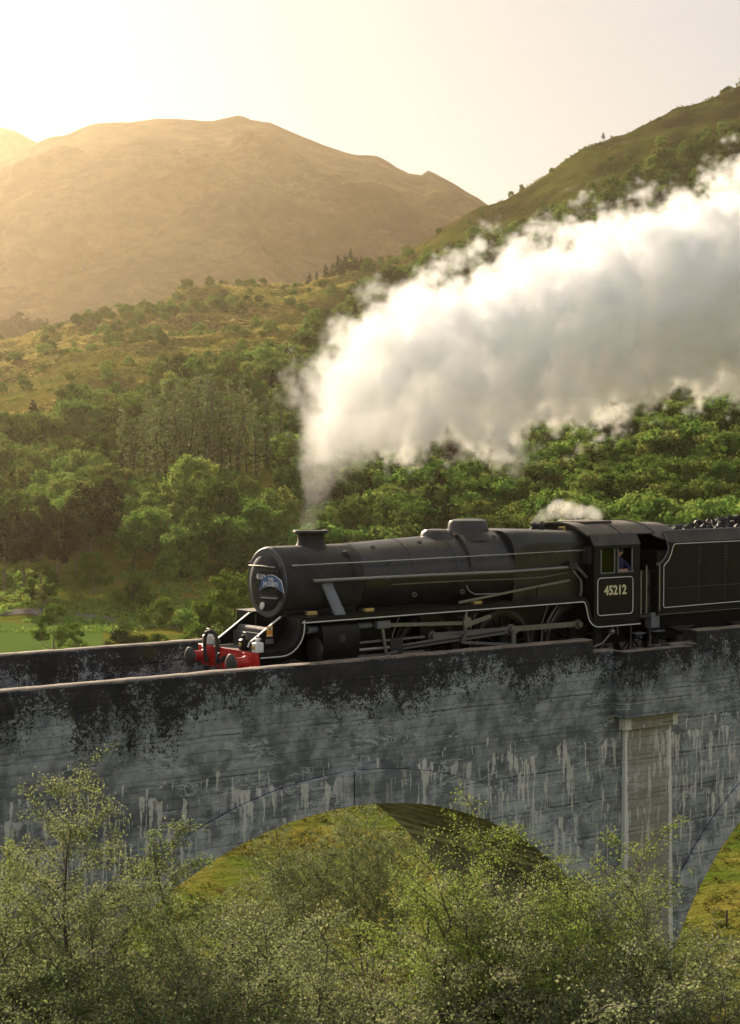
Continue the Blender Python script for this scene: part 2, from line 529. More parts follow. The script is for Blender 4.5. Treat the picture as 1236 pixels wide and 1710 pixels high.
# ------------------------------------------------------------------ ground sheet
def ground_sheet():
    us = list(np.tan(np.radians(np.linspace(-26, -13.6, 22))) * FPX + 618) + list(np.arange(-100, 1340, 5.0)) + list(np.tan(np.radians(np.linspace(13.6, 26, 22))) * FPX + 618)
    an = [math.atan((u - 618) / FPX) for u in us]
    an = list(np.radians(np.linspace(-180, -27, 40))) + an + list(np.radians(np.linspace(27, 180, 40)))[:-1]
    an = np.array(an)
    rr = np.concatenate([[.6], np.geomspace(3, 85, 34), np.linspace(88, 300, 60), np.linspace(304, 1300, 190), np.geomspace(1320, 9000, 40)])
    A, RR = np.meshgrid(an, rr)
    s = RR * np.cos(A); tt = RR * np.sin(A)
    X = CAM[0] + FH[0] * s + RH[0] * tt; Y = CAM[1] + FH[1] * s + RH[1] * tt
    Z = hgt(X.ravel(), Y.ravel()).reshape(X.shape)
    n, m = X.shape
    V = np.stack([X, Y, Z], -1).reshape(-1, 3)
    V = np.vstack([V, [[CAM[0], CAM[1], hg(CAM[0], CAM[1])]]])
    i, j = np.meshgrid(np.arange(n - 1), np.arange(m), indexing='ij')
    j2 = (j + 1) % m
    F = np.stack([i * m + j, i * m + j2, (i + 1) * m + j2, (i + 1) * m + j], -1).reshape(-1, 4)
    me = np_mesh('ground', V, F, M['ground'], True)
    # the closing fan in the middle is a few triangles under the viewpoint
    bm = bmesh.new(); bm.from_mesh(me); bm.verts.ensure_lookup_table()
    c = bm.verts[len(V) - 1]
    for k in range(m): bm.faces.new((bm.verts[k], bm.verts[(k + 1) % m], c))
    bmesh.ops.recalc_face_normals(bm, faces=bm.faces)
    for f in bm.faces: f.smooth = True
    bm.to_mesh(me); bm.free()
    o = link('ground', me)
    tag(o, 'valley meadow and rough grassy hillside climbing to the ridge', None, None, 'structure')
    if me.polygons[len(me.polygons) // 2].normal.z < 0: me.flip_normals()

ground_sheet()


def drape(name, pts, w, mat, label, lift=.12, kind='structure', n=60):
    """strip of width w along pts (u, s), following the ground"""
    P = [Vector((*ground_xy(u, s), 0)) for u, s in pts]
    path = []
    for i in range(len(P) - 1):
        for k in range(n // (len(P) - 1)):
            path.append(P[i].lerp(P[i + 1], k / (n // (len(P) - 1))))
    path.append(P[-1])
    V = []; F = []
    q = 7
    for i, p in enumerate(path):
        d = (path[min(i + 1, len(path) - 1)] - path[max(i - 1, 0)]).normalized()
        s = Vector((-d.y, d.x, 0))
        ww = w * (1 + .25 * (mnoise.noise((i * .3, 1, 2))))
        for k in range(q):
            c = p + s * (ww * (k / (q - 1) - .5))
            V.append((c.x, c.y, hg(c.x, c.y) + lift))
    for i in range(len(path) - 1):
        for k in range(q - 1):
            a = i * q + k
            F.append((a, a + 1, a + q + 1, a + q))
    o = link(name, np_mesh(name, V, F, mat, True))
    return tag(o, label, None, None, kind)

drape('road', [(-420, 300), (-150, 312), (60, 318), (180, 308), (330, 296), (470, 286), (640, 284)], 5.5, M['road'], 'grey gravel track running along the foot of the wood')


def patch(name, u0, u1, s0, s1, mat, label):
    V = []; F = []; nu, ns = 60, 30
    for i in range(ns + 1):
        for j in range(nu + 1):
            s = s0 + (s1 - s0) * i / ns
            e = mnoise.noise((j * .12, 5, 1)) * 6 * (1 if i == 0 else (.5 if i == ns else 0))
            x, y = ground_xy(u0 + (u1 - u0) * j / nu, s + e)
            V.append((x, y, hg(x, y) + .06))
    for i in range(ns):
        for j in range(nu):
            a = i * (nu + 1) + j
            F.append((a, a + 1, a + nu + 2, a + nu + 1))
    return tag(link(name, np_mesh(name, V, F, mat, True)), label, None, None, 'structure')

patch('lawn', -320, 170, 232, 304, M['lawn'], 'bright green mown field beyond the far parapet')

# ------------------------------------------------------------------ far mountains
def mountain(name, label, ridge, s0, s1, depth, base=-10, seed=1, nu=230, nv=90):
    """ridge: [(u, py)] silhouette at distance s1; slope falls towards the viewer to s0 and away behind"""
    us = np.linspace(ridge[0][0], ridge[-1][0], nu)
    py = np.interp(us, [p[0] for p in ridge], [p[1] for p in ridge])
    crest = CAM[2] + s1 * (747 - py) / FPX
    vv = np.concatenate([np.linspace(0, 1, nv), np.linspace(1.04, 1.9, 24)])
    U, VV = np.meshgrid(us, vv)
    CR = np.broadcast_to(crest, U.shape)
    prof = np.where(VV <= 1, np.clip(VV, 0, 1) ** .8 * (1.0) , np.clip(1 - (VV - 1) * .9, .1, 1))
    S = s0 + (s1 - s0) * np.minimum(VV, 1) + np.maximum(VV - 1, 0) * depth
    T = (U - 618) / FPX * (S * .55 + s1 * .45)
    X = CAM[0] + FH[0] * S + RH[0] * T; Y = CAM[1] + FH[1] * S + RH[1] * T
    Z = base + (CR - base) * prof
    side = np.clip(np.sin(np.pi * np.clip(VV, 0, 1)), 0, 1)
    rel = fbm(X / 420, Y / 420, 6, seed) * 190 + (0.2 - np.abs(fbm(X / 300, Y / 300, 6, seed + 4))) * 300
    Z = Z + rel * (side * .9) * np.clip((1.02 - VV) * 2.4, 0, 1) ** 1.6 * np.clip(VV * 3, 0, 1) + fbm(X / 60, Y / 60, 5, seed + 8) * 16 * np.clip(VV * 3, 0, 1)
    n, m = U.shape
    i, j = np.meshgrid(np.arange(n - 1), np.arange(m - 1), indexing='ij')
    F = np.stack([i * m + j, i * m + j + 1, (i + 1) * m + j + 1, (i + 1) * m + j], -1).reshape(-1, 4)
    o = link(name, np_mesh(name, np.stack([X, Y, Z], -1).reshape(-1, 3), F, M['moor'], True))
    return tag(o, label, None, None, 'structure')

mountain('mountain', 'broad rounded mountain in golden haze beyond the valley',
         [(-900, 560), (-500, 440), (-250, 345), (-60, 290), (40, 256), (90, 233), (160, 214), (215, 208), (262, 198), (320, 203), (350, 207), (400, 203), (452, 205), (500, 226), (530, 240), (580, 256), (630, 266), (680, 291), (705, 296), (714, 289), (730, 297), (770, 318), (812, 345), (900, 395), (1000, 450), (1200, 540), (1500, 640)],
         1650, 2800, 1500, seed=21)
mountain('mountain', 'faint farther mountain shoulder at the left edge',
         [(-1000, 330), (-700, 240), (-450, 205), (-200, 204), (-60, 207), (0, 216), (30, 224), (64, 241), (140, 300), (260, 400), (420, 560)],
         2900, 3150, 900, seed=51, nu=120, nv=50)

# ------------------------------------------------------------------ viaduct
XC0, PITCH_V, AX, BZ, ZCR = 1.25, 18.0, 8.75, 8.0, -1.95
YW = 2.98; ZD = -.34; ZP = 1.19; ZLOW = .89
XPF = 8.12                                   # half opening where the intrados meets the pier
viaduct = empty('viaduct', (0, 0, 0))
tag(viaduct, 'weathered grey concrete railway viaduct with tall arches and stained parapets', 'viaduct')


def intr(dx):
    return ZCR - BZ * (1 - math.sqrt(max(0, 1 - (dx / AX) ** 2)))

ZSP = intr(XPF)
for k in range(-2, 3):
    xc = XC0 + PITCH_V * k
    poly = [(xc - 9, ZD), (xc + 9, ZD), (xc + 9, ZSP), (xc + XPF, ZSP)]
    for i in range(1, 64):
        a = XPF * math.cos(math.pi * i / 64)
        poly.append((xc + a, intr(a)))
    poly += [(xc - XPF, ZSP), (xc - 9, ZSP)]
    MB().prism(poly, -YW, YW).build('arch_span', M['concrete'], viaduct, 30)
    for sgn in (-1, 1):
        for half in (-1, 1):
            o_ = []; i_ = []
            for i in range(34):
                a = .02 + (8.05 - .02) * i / 33
                z = intr(a)
                dz = -BZ * (a / AX) / AX / math.sqrt(max(.02, 1 - (a / AX) ** 2))
                nx, nz = -dz, 1; l = math.hypot(nx, nz)
                th = .74
                i_.append((xc + half * a, z)); o_.append((xc + half * (a + nx / l * th * (i / 33 if i < 3 else 1)), z + nz / l * th))
            o_[0] = (i_[0][0], o_[0][1])
            o_ = [(x, z) for x, z in o_]
            mb = MB()
            y0, y1 = sgn * (YW - .02), sgn * (YW + .10)
            n = len(o_)
            vs_ = [(x, y0, z) for x, z in i_ + o_] + [(x, y1, z) for x, z in i_ + o_]
            fs_ = []
            for i in range(n - 1):
                for b in (0, 2 * n):
                    fs_.append((b + i, b + i + 1, b + n + i + 1, b + n + i))
                fs_.append((i, i + 1, 2 * n + i + 1, 2 * n + i)); fs_.append((n + i, n + i + 1, 3 * n + i + 1, 3 * n + i))
            fs_.append((0, n, 3 * n, 2 * n)); fs_.append((n - 1, 2 * n - 1, 4 * n - 1, 3 * n - 1))
            mb.add(vs_, fs_).build('arch_ring', M['ring'], viaduct, 30)
            MB().tube([(x, sgn * (YW + .004), z + .004) for x, z in o_[1:]], .010, 5).build('ring_joint', M['grime'], viaduct)


def wall_run(name, x0, x1, ya, yb, z0, z1, mat=None, seed=0):
    """cast wall with slightly uneven, worn arrises"""
    n = max(3, int((x1 - x0) / .22))
    rings = []
    r = .035
    for i in range(n + 1):
        x = x0 + (x1 - x0) * i / n
        j = lambda k: .014 * mnoise.noise((x * 2.1, k * 5.7, seed)) + .008 * mnoise.noise((x * 7, k * 3.1, seed + 3))
        lo, hi = min(ya, yb), max(ya, yb)
        rings.append([(x, lo, z0), (x, hi, z0), (x, hi + j(1) * .2, z1 - r + j(2)), (x, hi - r + j(3), z1 + j(4)), (x, (lo + hi) / 2, z1 + .012 + j(8)), (x, lo + r + j(5), z1 + j(6)), (x, lo + j(9) * .2, z1 - r + j(7))])
    MB().loft(rings).build(name, mat or M['parapet'], viaduct, 50)

PX = [XC0 + 9 + PITCH_V * k for k in range(-3, 3)]
YI = YW - .45
for sgn in (-1, 1):
    ya, yb = sgn * YW, sgn * YI
    for k in range(len(PX) - 1):
        wall_run('parapet', PX[k] + (1.8 if k % 2 else 0.003), PX[k + 1] - (1.8 if k % 2 == 0 else 0.003), ya, yb, ZD, ZP, seed=k + 10 * sgn)
    for k, px in enumerate(PX):
        if k % 2 == 0: continue
        wall_run('low_parapet', px - 1.8, px - 1.0, ya, yb, ZD, ZLOW, seed=k + 40 + sgn)
        wall_run('low_parapet', px + 1.0, px + 1.8, ya, yb, ZD, ZLOW, seed=k + 50 + sgn)
        mb = MB()
        o1, o2 = sgn * (YW + .46), sgn * (YW + .10)
        mb2 = MB()
        mb.box((px - 1.15, sgn * (YW - .02), -.74), (px + 1.15, o1, ZD))
        mb.box((px - 1.15, o2, ZD), (px + 1.15, o1, ZLOW))
        mb.box((px - 1.15, sgn * YI, ZD), (px - .98, o2, ZLOW))
        mb.box((px + .98, sgn * YI, ZD), (px + 1.15, o2, ZLOW))
        mb.build('refuge', M['parapet'], viaduct, 30, .025)
        MB().box((px - .92, sgn * (YW - .02), -1.08), (px + .92, sgn * (YW + .22), -.742)).build('corbel', M['pilaster'], viaduct, 30, .03)
        MB().loft([[(px - w, sgn * (YW - .02), z), (px + w, sgn * (YW - .02), z), (px + w, sgn * (YW + d), z), (px - w, sgn * (YW + d), z)] for z, w, d in ((-1.082, .80, .10), (-7, .86, .16), (-30, 1.1, .4))]).build('pilaster', M['pilaster'], viaduct, 30, .015)
for k, px in enumerate(PX):
    MB().loft([[(px - w, -d, z), (px + w, -d, z), (px + w, d, z), (px - w, d, z)] for z, w, d in ((ZSP + .6, .875, YW - .01), (ZSP, .878, YW - .008), (-30, 1.3, YW + .25))]).build('pier', M['concrete'], viaduct, 30)

# trackbed
MB().prism([(-2.45, ZD + .004), (2.45, ZD + .004), (2.4, -.22), (1.7, -.15), (-1.7, -.15), (-2.4, -.22)], -44, 46, 'X').build('trackbed', M['ballast'])
tag(bpy.data.objects['trackbed'], 'stone ballast between the viaduct parapets', None, None, 'structure')
M['steel'] = paint('worn_steel', (.33, .32, .30), .38, .75, .25, 8)
M['rust'] = paint('rusty_rail', (.10, .055, .035), .7, .3, .3, 8)
M['sleeper'] = paint('sleeper_timber', (.075, .06, .048), .9, 0, .3, 5)
track = empty('railway_track', (0, 0, 0))
tag(track, 'single railway track on sleepers under the locomotive', 'track')
for s in (-1, 1):
    MB().prism([(s * .7175 + a, b) for a, b in ((-.07, -.15), (.07, -.15), (.07, -.135), (.012, -.11), (.012, -.045), (.035, -.035), (.035, 0), (-.035, 0), (-.035, -.035), (-.012, -.045), (-.012, -.11), (-.07, -.135))], -44, 46, 'X').build('rail', M['rust'], track, 30)
slm = MB().box((-.13, -1.3, -.27), (.13, 1.3, -.152)).mesh('sleeper', M['sleeper'])
for i in range(48):
    o = link('sleeper', slm, track); o.location = (-14 + i * .72, 0, 0)
# ------------------------------------------------------------------ locomotive materials
def black_paint(name, base=(.006, .006, .007), rough=.34, grime=(.028, .025, .023), amt=.3, spec=.22):
    t = NT(name); p = t.coords()
    n1 = t.noise(p, 1.6, 6, .65); n2 = t.noise(p, 11, 5, .65)
    sv = t.n('Mapping', {'Vector': p, 'Scale': (5, 5, .5)}).outputs[0]
    run = t.ramp(t.noise(sv, 1.5, 4, .6), .5, .75)
    b = t.mix(t.math('MULTIPLY', t.ramp(n1, .35, .75), amt), base, grime)
    b = t.mix(t.math('MULTIPLY', run, amt * .4), b, grime)
    up = t.xyz(t.n('NewGeometry').outputs['Normal'])[2]
    b = t.mix(t.math('MULTIPLY', t.ramp(up, .55, 1.0), t.math('MULTIPLY', t.ramp(n2, .25, .7), amt)), b, tuple(v * 1.5 for v in grime))
    r = t.math('ADD', rough, t.math('MULTIPLY', t.math('ADD', t.math('MULTIPLY', n1, .5), t.math('SUBTRACT', n2, .6)), .35), clamp=True)
    return t.principled(b, r, 0, t.bump(n2, .08, .01), spec)

M['black'] = black_paint('loco_black')
M['boiler'] = black_paint('boiler_black', (.012, .012, .013), .29, (.055, .051, .05), .4, .55)
M['soot'] = black_paint('smokebox_soot', (.024, .023, .023), .62, (.075, .066, .058), .5, .3)
M['roof'] = black_paint('roof_grime', (.05, .046, .043), .65, (.14, .12, .105), .6, .3)
M['ring_grey'] = paint('door_ring_grey', (.075, .077, .082), .5, .1, .25, 9)
M['pipe_grey'] = paint('steam_pipe_grey', (.16, .17, .185), .5, .2, .25, 5)
M['white'] = paint('white_lining', (.72, .74, .72), .5, 0, .12, 9)
M['cream'] = paint('cream_figures', (.72, .68, .42), .5, 0, .1, 9)
M['red'] = paint('buffer_beam_red', (.56, .02, .015), .42, 0, .25, 7, (.06, .02, .015), .5)
M['gunmetal'] = paint('oiled_steel', (.22, .213, .205), .38, .6, .35, 9)
M['darksteel'] = paint('dark_steel', (.045, .044, .043), .5, .4, .4, 9)
M['brass'] = paint('brass', (.55, .40, .16), .35, .7, .2, 9)
M['rubber'] = paint('hose_rubber', (.018, .018, .018), .75, 0, .3, 9)
M['blue'] = paint('headboard_blue', (.035, .105, .28), .45, 0, .2, 9)
M['lampwhite'] = paint('lamp_white', (.74, .74, .71), .45, 0, .12, 9)
M['yellow'] = paint('warning_yellow', (.75, .33, .03), .5, 0, .1, 9)
M['teal'] = paint('teal_cloth', (.10, .42, .36), .8, 0, .2, 9)
M['coal'] = paint('coal', (.014, .014, .016), .7, 0, .4, 9, bump=.4)


def glass():
    t = NT('window_glass')
    a = t.n('BsdfTransparent', {'Color': (.16, .20, .20, 1)}); b = t.n('BsdfGlossy', {'Roughness': .03, 'Color': (.8, .9, .88, 1)})
    f = t.n('LayerWeight', {'Blend': .35}).outputs['Fresnel']
    m = t.n('MixShader', {0: t.math('MULTIPLY', f, .45), 1: a, 2: b})
    t.t.links.new(m.outputs[0], t.out.inputs['Surface'])
    return t.m

M['glass'] = glass()


def text_mesh(s, size, depth=.006, mat=None, bold=.0, space=1.0):
    cu = bpy.data.curves.new('lettering', 'FONT')
    cu.body = s; cu.size = size; cu.extrude = depth; cu.offset = bold; cu.space_character = space
    cu.align_x = 'CENTER'; cu.align_y = 'CENTER'; cu.resolution_u = 3
    o = bpy.data.objects.new('lettering', cu)
    col.objects.link(o)
    dg = bpy.context.evaluated_depsgraph_get()
    me = bpy.data.meshes.new_from_object(o.evaluated_get(dg))
    bpy.data.objects.remove(o)
    me.materials.clear()
    me.materials.append(mat)
    return me


def put_text(name, s, size, loc, rot, mat, parent, bold=0, sx=1.0, space=1.0, depth=.004):
    o = link(name, text_mesh(s, size, depth, mat, bold, space), parent)
    o.location = loc; o.rotation_euler = rot; o.scale = (sx, 1, 1)
    return o


def arcpts(cx, cz, r, a0, a1, n):
    return [(cx + r * math.cos(R(a0 + (a1 - a0) * i / n)), cz + r * math.sin(R(a0 + (a1 - a0) * i / n))) for i in range(n + 1)]


def rounded(x0, z0, x1, z1, r, n=5):
    return arcpts(x1 - r, z0 + r, r, -90, 0, n) + arcpts(x1 - r, z1 - r, r, 0, 90, n) + arcpts(x0 + r, z1 - r, r, 90, 180, n) + arcpts(x0 + r, z0 + r, r, 180, 270, n)

# ------------------------------------------------------------------ locomotive
loco = empty('steam_locomotive', (0, 0, 0))
tag(loco, 'black steam locomotive with red buffer beam and cream cab number', 'locomotive')
L = loco
ZB = 2.72
# smokebox
MB().lathe([(.80, 1.06), (.825, 1.10), (.825, 3.20)], (0, 0, ZB), (1, 0, 0), 64).build('smokebox', M['soot'], L)
sbx = [o for o in L.children if o.name.startswith('smokebox')][-1]
rv = MB()
for X in (1.16, 3.13):
    for k in range(64):
        a = 2 * math.pi * k / 64
        rv.ball((X, .826 * math.cos(a), ZB + .826 * math.sin(a)), .013, 6, 4)
rv = rv.build('rivet_rows', M['soot'], sbx); rv['kind'] = 'stuff'
# smokebox door: outer ring, dished door, straps, handles
MB().lathe([(.80, 1.075), (.80, 1.03), (.775, 1.012), (.655, 1.012), (.65, 1.06)], (0, 0, ZB), (1, 0, 0), 64, False).build('smokebox_door_ring', M['ring_grey'], L)
MB().lathe([(.655, 1.03), (.64, .985), (.60, .955), (.45, .92), (.25, .90), (.001, .893)], (0, 0, ZB), (1, 0, 0), 64).build('smokebox_door', M['soot'], L)
door = [o for o in L.children if o.name == 'smokebox_door'][0]
for z in (ZB + .30, ZB - .30):
    MB().bar((.955, -.62, z), (.90, .1, z), .055, .03, (0, 0, 1)).build('hinge_strap', M['darksteel'], door)
MB().cyl((1.0, -.66, ZB - .4), (1.0, -.66, ZB + .4), .02).build('hinge_pin', M['darksteel'], door)
h = MB(); h.tube([(.89, -.54, ZB + .385), (.865, -.52, ZB + .385), (.86, .0, ZB + .39), (.865, .50, ZB + .375), (.89, .53, ZB + .37)], .015)
for y in (-.45, 0, .45): h.cyl((.865, y, ZB + .385), (.98, y, ZB + .385), .014)
h.build('door_handrail', M['steel'], L)
h = MB(); h.bar((.87, 0, ZB), (.86, .02, ZB + .22), .03, .02, (1, 0, 0)); h.bar((.85, 0, ZB), (.85, .2, ZB - .1), .03, .02, (1, 0, 0)); h.cyl((.80, 0, ZB), (.92, 0, ZB), .035)
h.build('door_dart', M['darksteel'], L)
h = MB(); h.cyl((.885, .02, ZB - .335), (.90, -.60, ZB - .32), .016); h.build('door_rail', M['steel'], L)
MB().box((.866, -.26, ZB + .065), (.90, .26, ZB + .21)).build('number_plate', M['black'], L)
put_text('number_plate_figures', '45212', .165, (.860, 0, ZB + .137), (R(90), 0, R(-90)), M['white'], L, .004, .9)
# oval shed plate
MB().lathe([(.075, 0), (.075, .02), (.06, .025)], (.898, -.02, ZB - .52), (-1, 0, 0), 16, True, 1.35).build('shed_plate', M['lampwhite'], L)
# blue curved headboard
def headboard_poly(g=0.0):
    up = [(.40 + g - (.80 + 2 * g) * i / 16, .085 + .12 * math.sin(math.pi * i / 16) + g) for i in range(17)]
    lo = [(-.49 - g + (.98 + 2 * g) * i / 16, -.165 + .13 * math.sin(math.pi * i / 16) - g) for i in range(17)]
    return [(.40 + g, .085 + g)] + up[1:-1] + [(-.40 - g, .085 + g)] + lo + []
hb = empty('headboard', (.84, -.47, ZB + .0)); hb.parent = L
MB().prism(headboard_poly(.012), 0, .012, 'X').build('rim', M['lampwhite'], hb)
MB().prism(headboard_poly(), -.01, .0, 'X').build('board', M['blue'], hb)
put_text('lettering', 'THE', .12, (-.013, 0, .105), (R(90), 0, R(-90)), M['lampwhite'], hb, .001)
put_text('lettering', 'JACOBITE', .135, (-.013, 0, .0), (R(90), 0, R(-90)), M['lampwhite'], hb, .001, 1.05)
h = MB(); h.bar((.85, -.4, ZB), (.95, -.4, ZB - .02), .03, .03); h.build('headboard_bracket', M['darksteel'], L)
# chimney
MB().lathe([(.44, -.16), (.385, -.03), (.345, .03), (.315, .10), (.305, .20), (.315, .27), (.345, .295), (.41, .305), (.415, .335), (.395, .37), (.30, .375), (.27, .30), (.25, -.1)], (2.26, 0, ZB + .80), (0, 0, 1), 40, False).build('chimney', M['soot'], L)
# boiler barrel, taper to the firebox
bp = [(.815, 3.20, ZB), (.83, 3.24, ZB), (.84, 3.6, ZB + .005), (.97, 7.72, ZB + .055)]
mb = MB(); n = 64
mb.loft([[(x, r * math.cos(2 * math.pi * k / n), c + r * math.sin(2 * math.pi * k / n)) for k in range(n)] for r, x, c in bp])
mb.build('boiler', M['boiler'], L)
boil = [o for o in L.children if o.name == 'boiler'][0]


def brad(x):
    f = (x - 3.6) / 4.12
    return .84 + .13 * f, ZB + .005 + .05 * f

for x in (3.28, 4.65, 5.95, 6.38, 7.66):
    r, c = brad(x)
    mb = MB()
    for dx in ((0,) if x not in (5.95,) else (0,)):
        mb.loft([[(x + d, rr * math.cos(2 * math.pi * k / n), c + rr * math.sin(2 * math.pi * k / n)) for k in range(n)] for d, rr in ((-.03, r - .01), (-.03, r + .008), (.03, r + .010), (.03, r - .01))], True, False)
    mb.build('boiler_band', M['boiler'], boil)
for x, a in ((3.75, 60), (5.15, 62), (7.45, 60), (3.75, 118)):
    r, c = brad(x)
    d = Vector((0, -math.cos(R(a)), math.sin(R(a)))); d.y = -math.cos(R(a))
    p = Vector((x, 0, c)) + d * (r - .01)
    MB().lathe([(.06, 0), (.06, .02), (.045, .022), (.04, .012)], p, d, 14).build('washout_plug', M['darksteel'], boil)
# Belpaire firebox
def fb_ring(x, hw, top, bot, r=.32):
    pts = []
    for yy, zz in arcpts(hw - r, top - r, r, 0, 90, 8): pts.append((x, -yy, zz))
    pts2 = [(x, -y, z) for x, y, z in reversed(pts)]
    return [(x, -hw * .93, bot)] + pts + pts2 + [(x, hw * .93, bot)]
mb = MB()
mb.loft([fb_ring(7.70, .985, ZB + 1.02, 2.0, .62), fb_ring(7.95, 1.0, ZB + 1.035, 2.0, .42), fb_ring(8.3, 1.0, ZB + 1.03, 2.0, .34), fb_ring(10.16, .965, ZB + .95, 2.0, .32)])
mb.build('firebox', M['boiler'], L)
fbx = [o for o in L.children if o.name == 'firebox'][0]
for i in range(6):
    MB().ball((8.55 + i * .26, -.99 + i * .004, 3.17), .028, 8, 5).build('washout_plug', M['gunmetal'], fbx)
for x in (8.02, 9.2):
    rr = fb_ring(x, 1.006 - .02 * (x - 8) / 2, ZB + 1.04 - (.05 if x > 9 else 0), 2.0, .36)
# dome
def sup(x0, y, rx, ry, z, nn=36, e=2.3):
    o = []
    for k in range(nn):
        a = 2 * math.pi * k / nn
        c, s = math.cos(a), math.sin(a)
        o.append((x0 + rx * math.copysign(abs(c) ** (2 / e), c), y + ry * math.copysign(abs(s) ** (2 / e), s), z))
    return o
mb = MB()
mb.loft([sup(7.02, 0, .72, .62, 3.52), sup(7.02, 0, .62, .53, 3.64), sup(7.02, 0, .545, .45, 3.71), sup(7.02, 0, .515, .43, 3.82), sup(7.02, 0, .505, .415, 3.93), sup(7.02, 0, .465, .375, 4.0), sup(7.02, 0, .36, .28, 4.03), sup(7.02, 0, .12, .1, 4.035)])
mb.build('dome', M['boiler'], L)
mb = MB()
mb.loft([sup(6.03, 0, .38, .48, 3.50), sup(6.03, 0, .37, .42, 3.64), sup(6.03, 0, .35, .36, 3.74), sup(6.03, 0, .30, .28, 3.795), sup(6.03, 0, .2, .16, 3.81)])
mb.build('top_feed', M['boiler'], L)
# top feed pipe cover following the barrel
mb = MB()
rings = []
for a in range(68, 2, -6):
    r, c = brad(6.42); r0 = r - .02; r1 = r + .085 * min(1, (a + 22) / 60)
    ca, sa = math.cos(R(a)), math.sin(R(a))
    rings.append([(6.30, -r0 * ca, c + r0 * sa), (6.33, -r1 * ca, c + r1 * sa), (6.47, -r1 * ca, c + r1 * sa), (6.50, -r0 * ca, c + r0 * sa)])
mb.loft(rings); mb.build('feed_pipe_cover', M['boiler'], L)
# safety valves and whistle in front of the cab
for x, y in ((9.35, -.14), (9.35, .14)):
    MB().lathe([(.075, 0), (.075, .10), (.10, .11), (.10, .17), (.06, .18), (.05, .22)], (x, y, 3.70), (0, 0, 1), 14).build('safety_valve', M['darksteel'], L)
MB().cyl((9.85, -.45, 3.62), (9.85, -.45, 3.80), .035).cyl((9.85, -.45, 3.76), (9.66, -.45, 3.76), .03).build('whistle', M['brass'], L)
# smokebox ejector fitting above handrail and blower pipe
MB().lathe([(.10, 0), (.09, .05), (.05, .09), (.001, .10)], (2.86, -.55, ZB + .60), (0, -.6, .8), 12).build('anti_vacuum_valve', M['soot'], L)
MB().tube([(2.88, -.60, ZB + .62), (2.9, -.74, ZB + .42), (2.92, -.83, ZB + .15), (2.92, -.845, ZB - .1), (2.92, -.83, ZB - .3)], .022).build('blower_pipe', M['soot'], L)
# handrail along the boiler
hr = MB()
P = [(1.12, -.90, 3.15), (3.5, -.92, 3.155), (7.6, -1.045, 3.19), (10.14, -1.03, 3.205)]
hr.tube(P, .017, 8)
for x in (1.25, 2.55, 4.0, 5.35, 6.75, 8.2, 9.5):
    yy = np.interp(x, [p[0] for p in P], [p[1] for p in P]); zz = np.interp(x, [p[0] for p in P], [p[2] for p in P])
    hr.cyl((x, yy, zz), (x, yy + .22, zz - .01), .018); hr.ball((x, yy, zz), .03, 8, 5)
hr.build('boiler_handrail', M['steel'], L)
MB().tube([(p[0], -p[1], p[2]) for p in P], .017, 8).build('boiler_handrail', M['steel'], L)
# vacuum ejector pipe and smaller pipes below it
MB().tube([(1.76, -.84, 2.78), (1.80, -.95, 2.78), (4.6, -.97, 2.775), (7.5, -1.07, 2.76), (9.5, -1.06, 2.79), (9.75, -1.05, 2.76), (9.95, -1.03, 2.62), (10.1, -1.02, 2.5)], .045, 10).build('ejector_pipe', M['gunmetal'], L)
MB().tube([(3.9, -.80, 2.50), (3.95, -.93, 2.60), (6.2, -1.0, 2.60), (7.4, -1.07, 2.58), (8.6, -1.05, 2.58), (9.4, -1.05, 2.66)], .014, 6).build('lubricator_pipe', M['gunmetal'], L)
MB().tube([(6.15, -.98, 2.48), (6.2, -1.02, 2.35), (6.35, -1.05, 2.26), (7.2, -1.08, 2.24), (7.6, -1.08, 2.27)], .017, 6).build('sanding_pipe', M['gunmetal'], L)
MB().tube([(9.55, -1.10, 2.72), (9.62, -1.14, 2.6), (9.78, -1.15, 2.45), (9.8, -1.15, 2.2), (9.78, -1.12, 2.06)], .026, 8).build('injector_pipe', M['gunmetal'], L)
e = MB(); e.box((9.42, -1.14, 2.74), (9.68, -1.0, 2.88)); e.cyl((9.5, -1.07, 2.85), (9.5, -1.07, 2.96), .04); e.cyl((9.62, -1.07, 2.85), (9.62, -1.07, 2.94), .035)
e.build('ejector', M['darksteel'], L, 35, .015)
# reversing reach rod
rr_ = MB(); rr_.bar((5.75, -1.17, 2.10), (7.75, -1.15, 2.31), .055, .02); rr_.bar((7.75, -1.15, 2.31), (9.4, -1.13, 2.47), .05, .02)
rr_.build('reach_rod', M['gunmetal'], L)
MB().box((8.3, -1.17, 2.05), (8.36, -1.11, 2.36)).build('reach_rod_bracket', M['darksteel'], L)
# mudhole doors on the barrel flank
for x in (4.6, 6.05):
    MB().tube([(x + .06 * math.cos(a) + .0, -.93 - (.02 if x > 5 else 0), 2.33 + .045 * math.sin(a)) for a in np.linspace(0, 2 * math.pi, 12)[:-1]], .013, 6, True).build('mudhole_ring', M['gunmetal'], L)

# running plate: front platform, step up, long plate, drop at the cab
prof = [(.0, 1.29), (.55, 1.29)] + [(x, z) for x, z in arcpts(.55, 1.80, .51, -90, -4, 8)][1:] + [(1.07, 1.97), (1.10, 2.0), (9.70, 2.03), (9.80, 2.0)] 
rear = [(9.86, 1.95), (9.93, 1.78), (9.97, 1.62)] + [(x, z) for x, z in arcpts(10.27, 1.66, .30, 190, 268, 6)] + [(11.75, 1.36)]
full = prof + rear


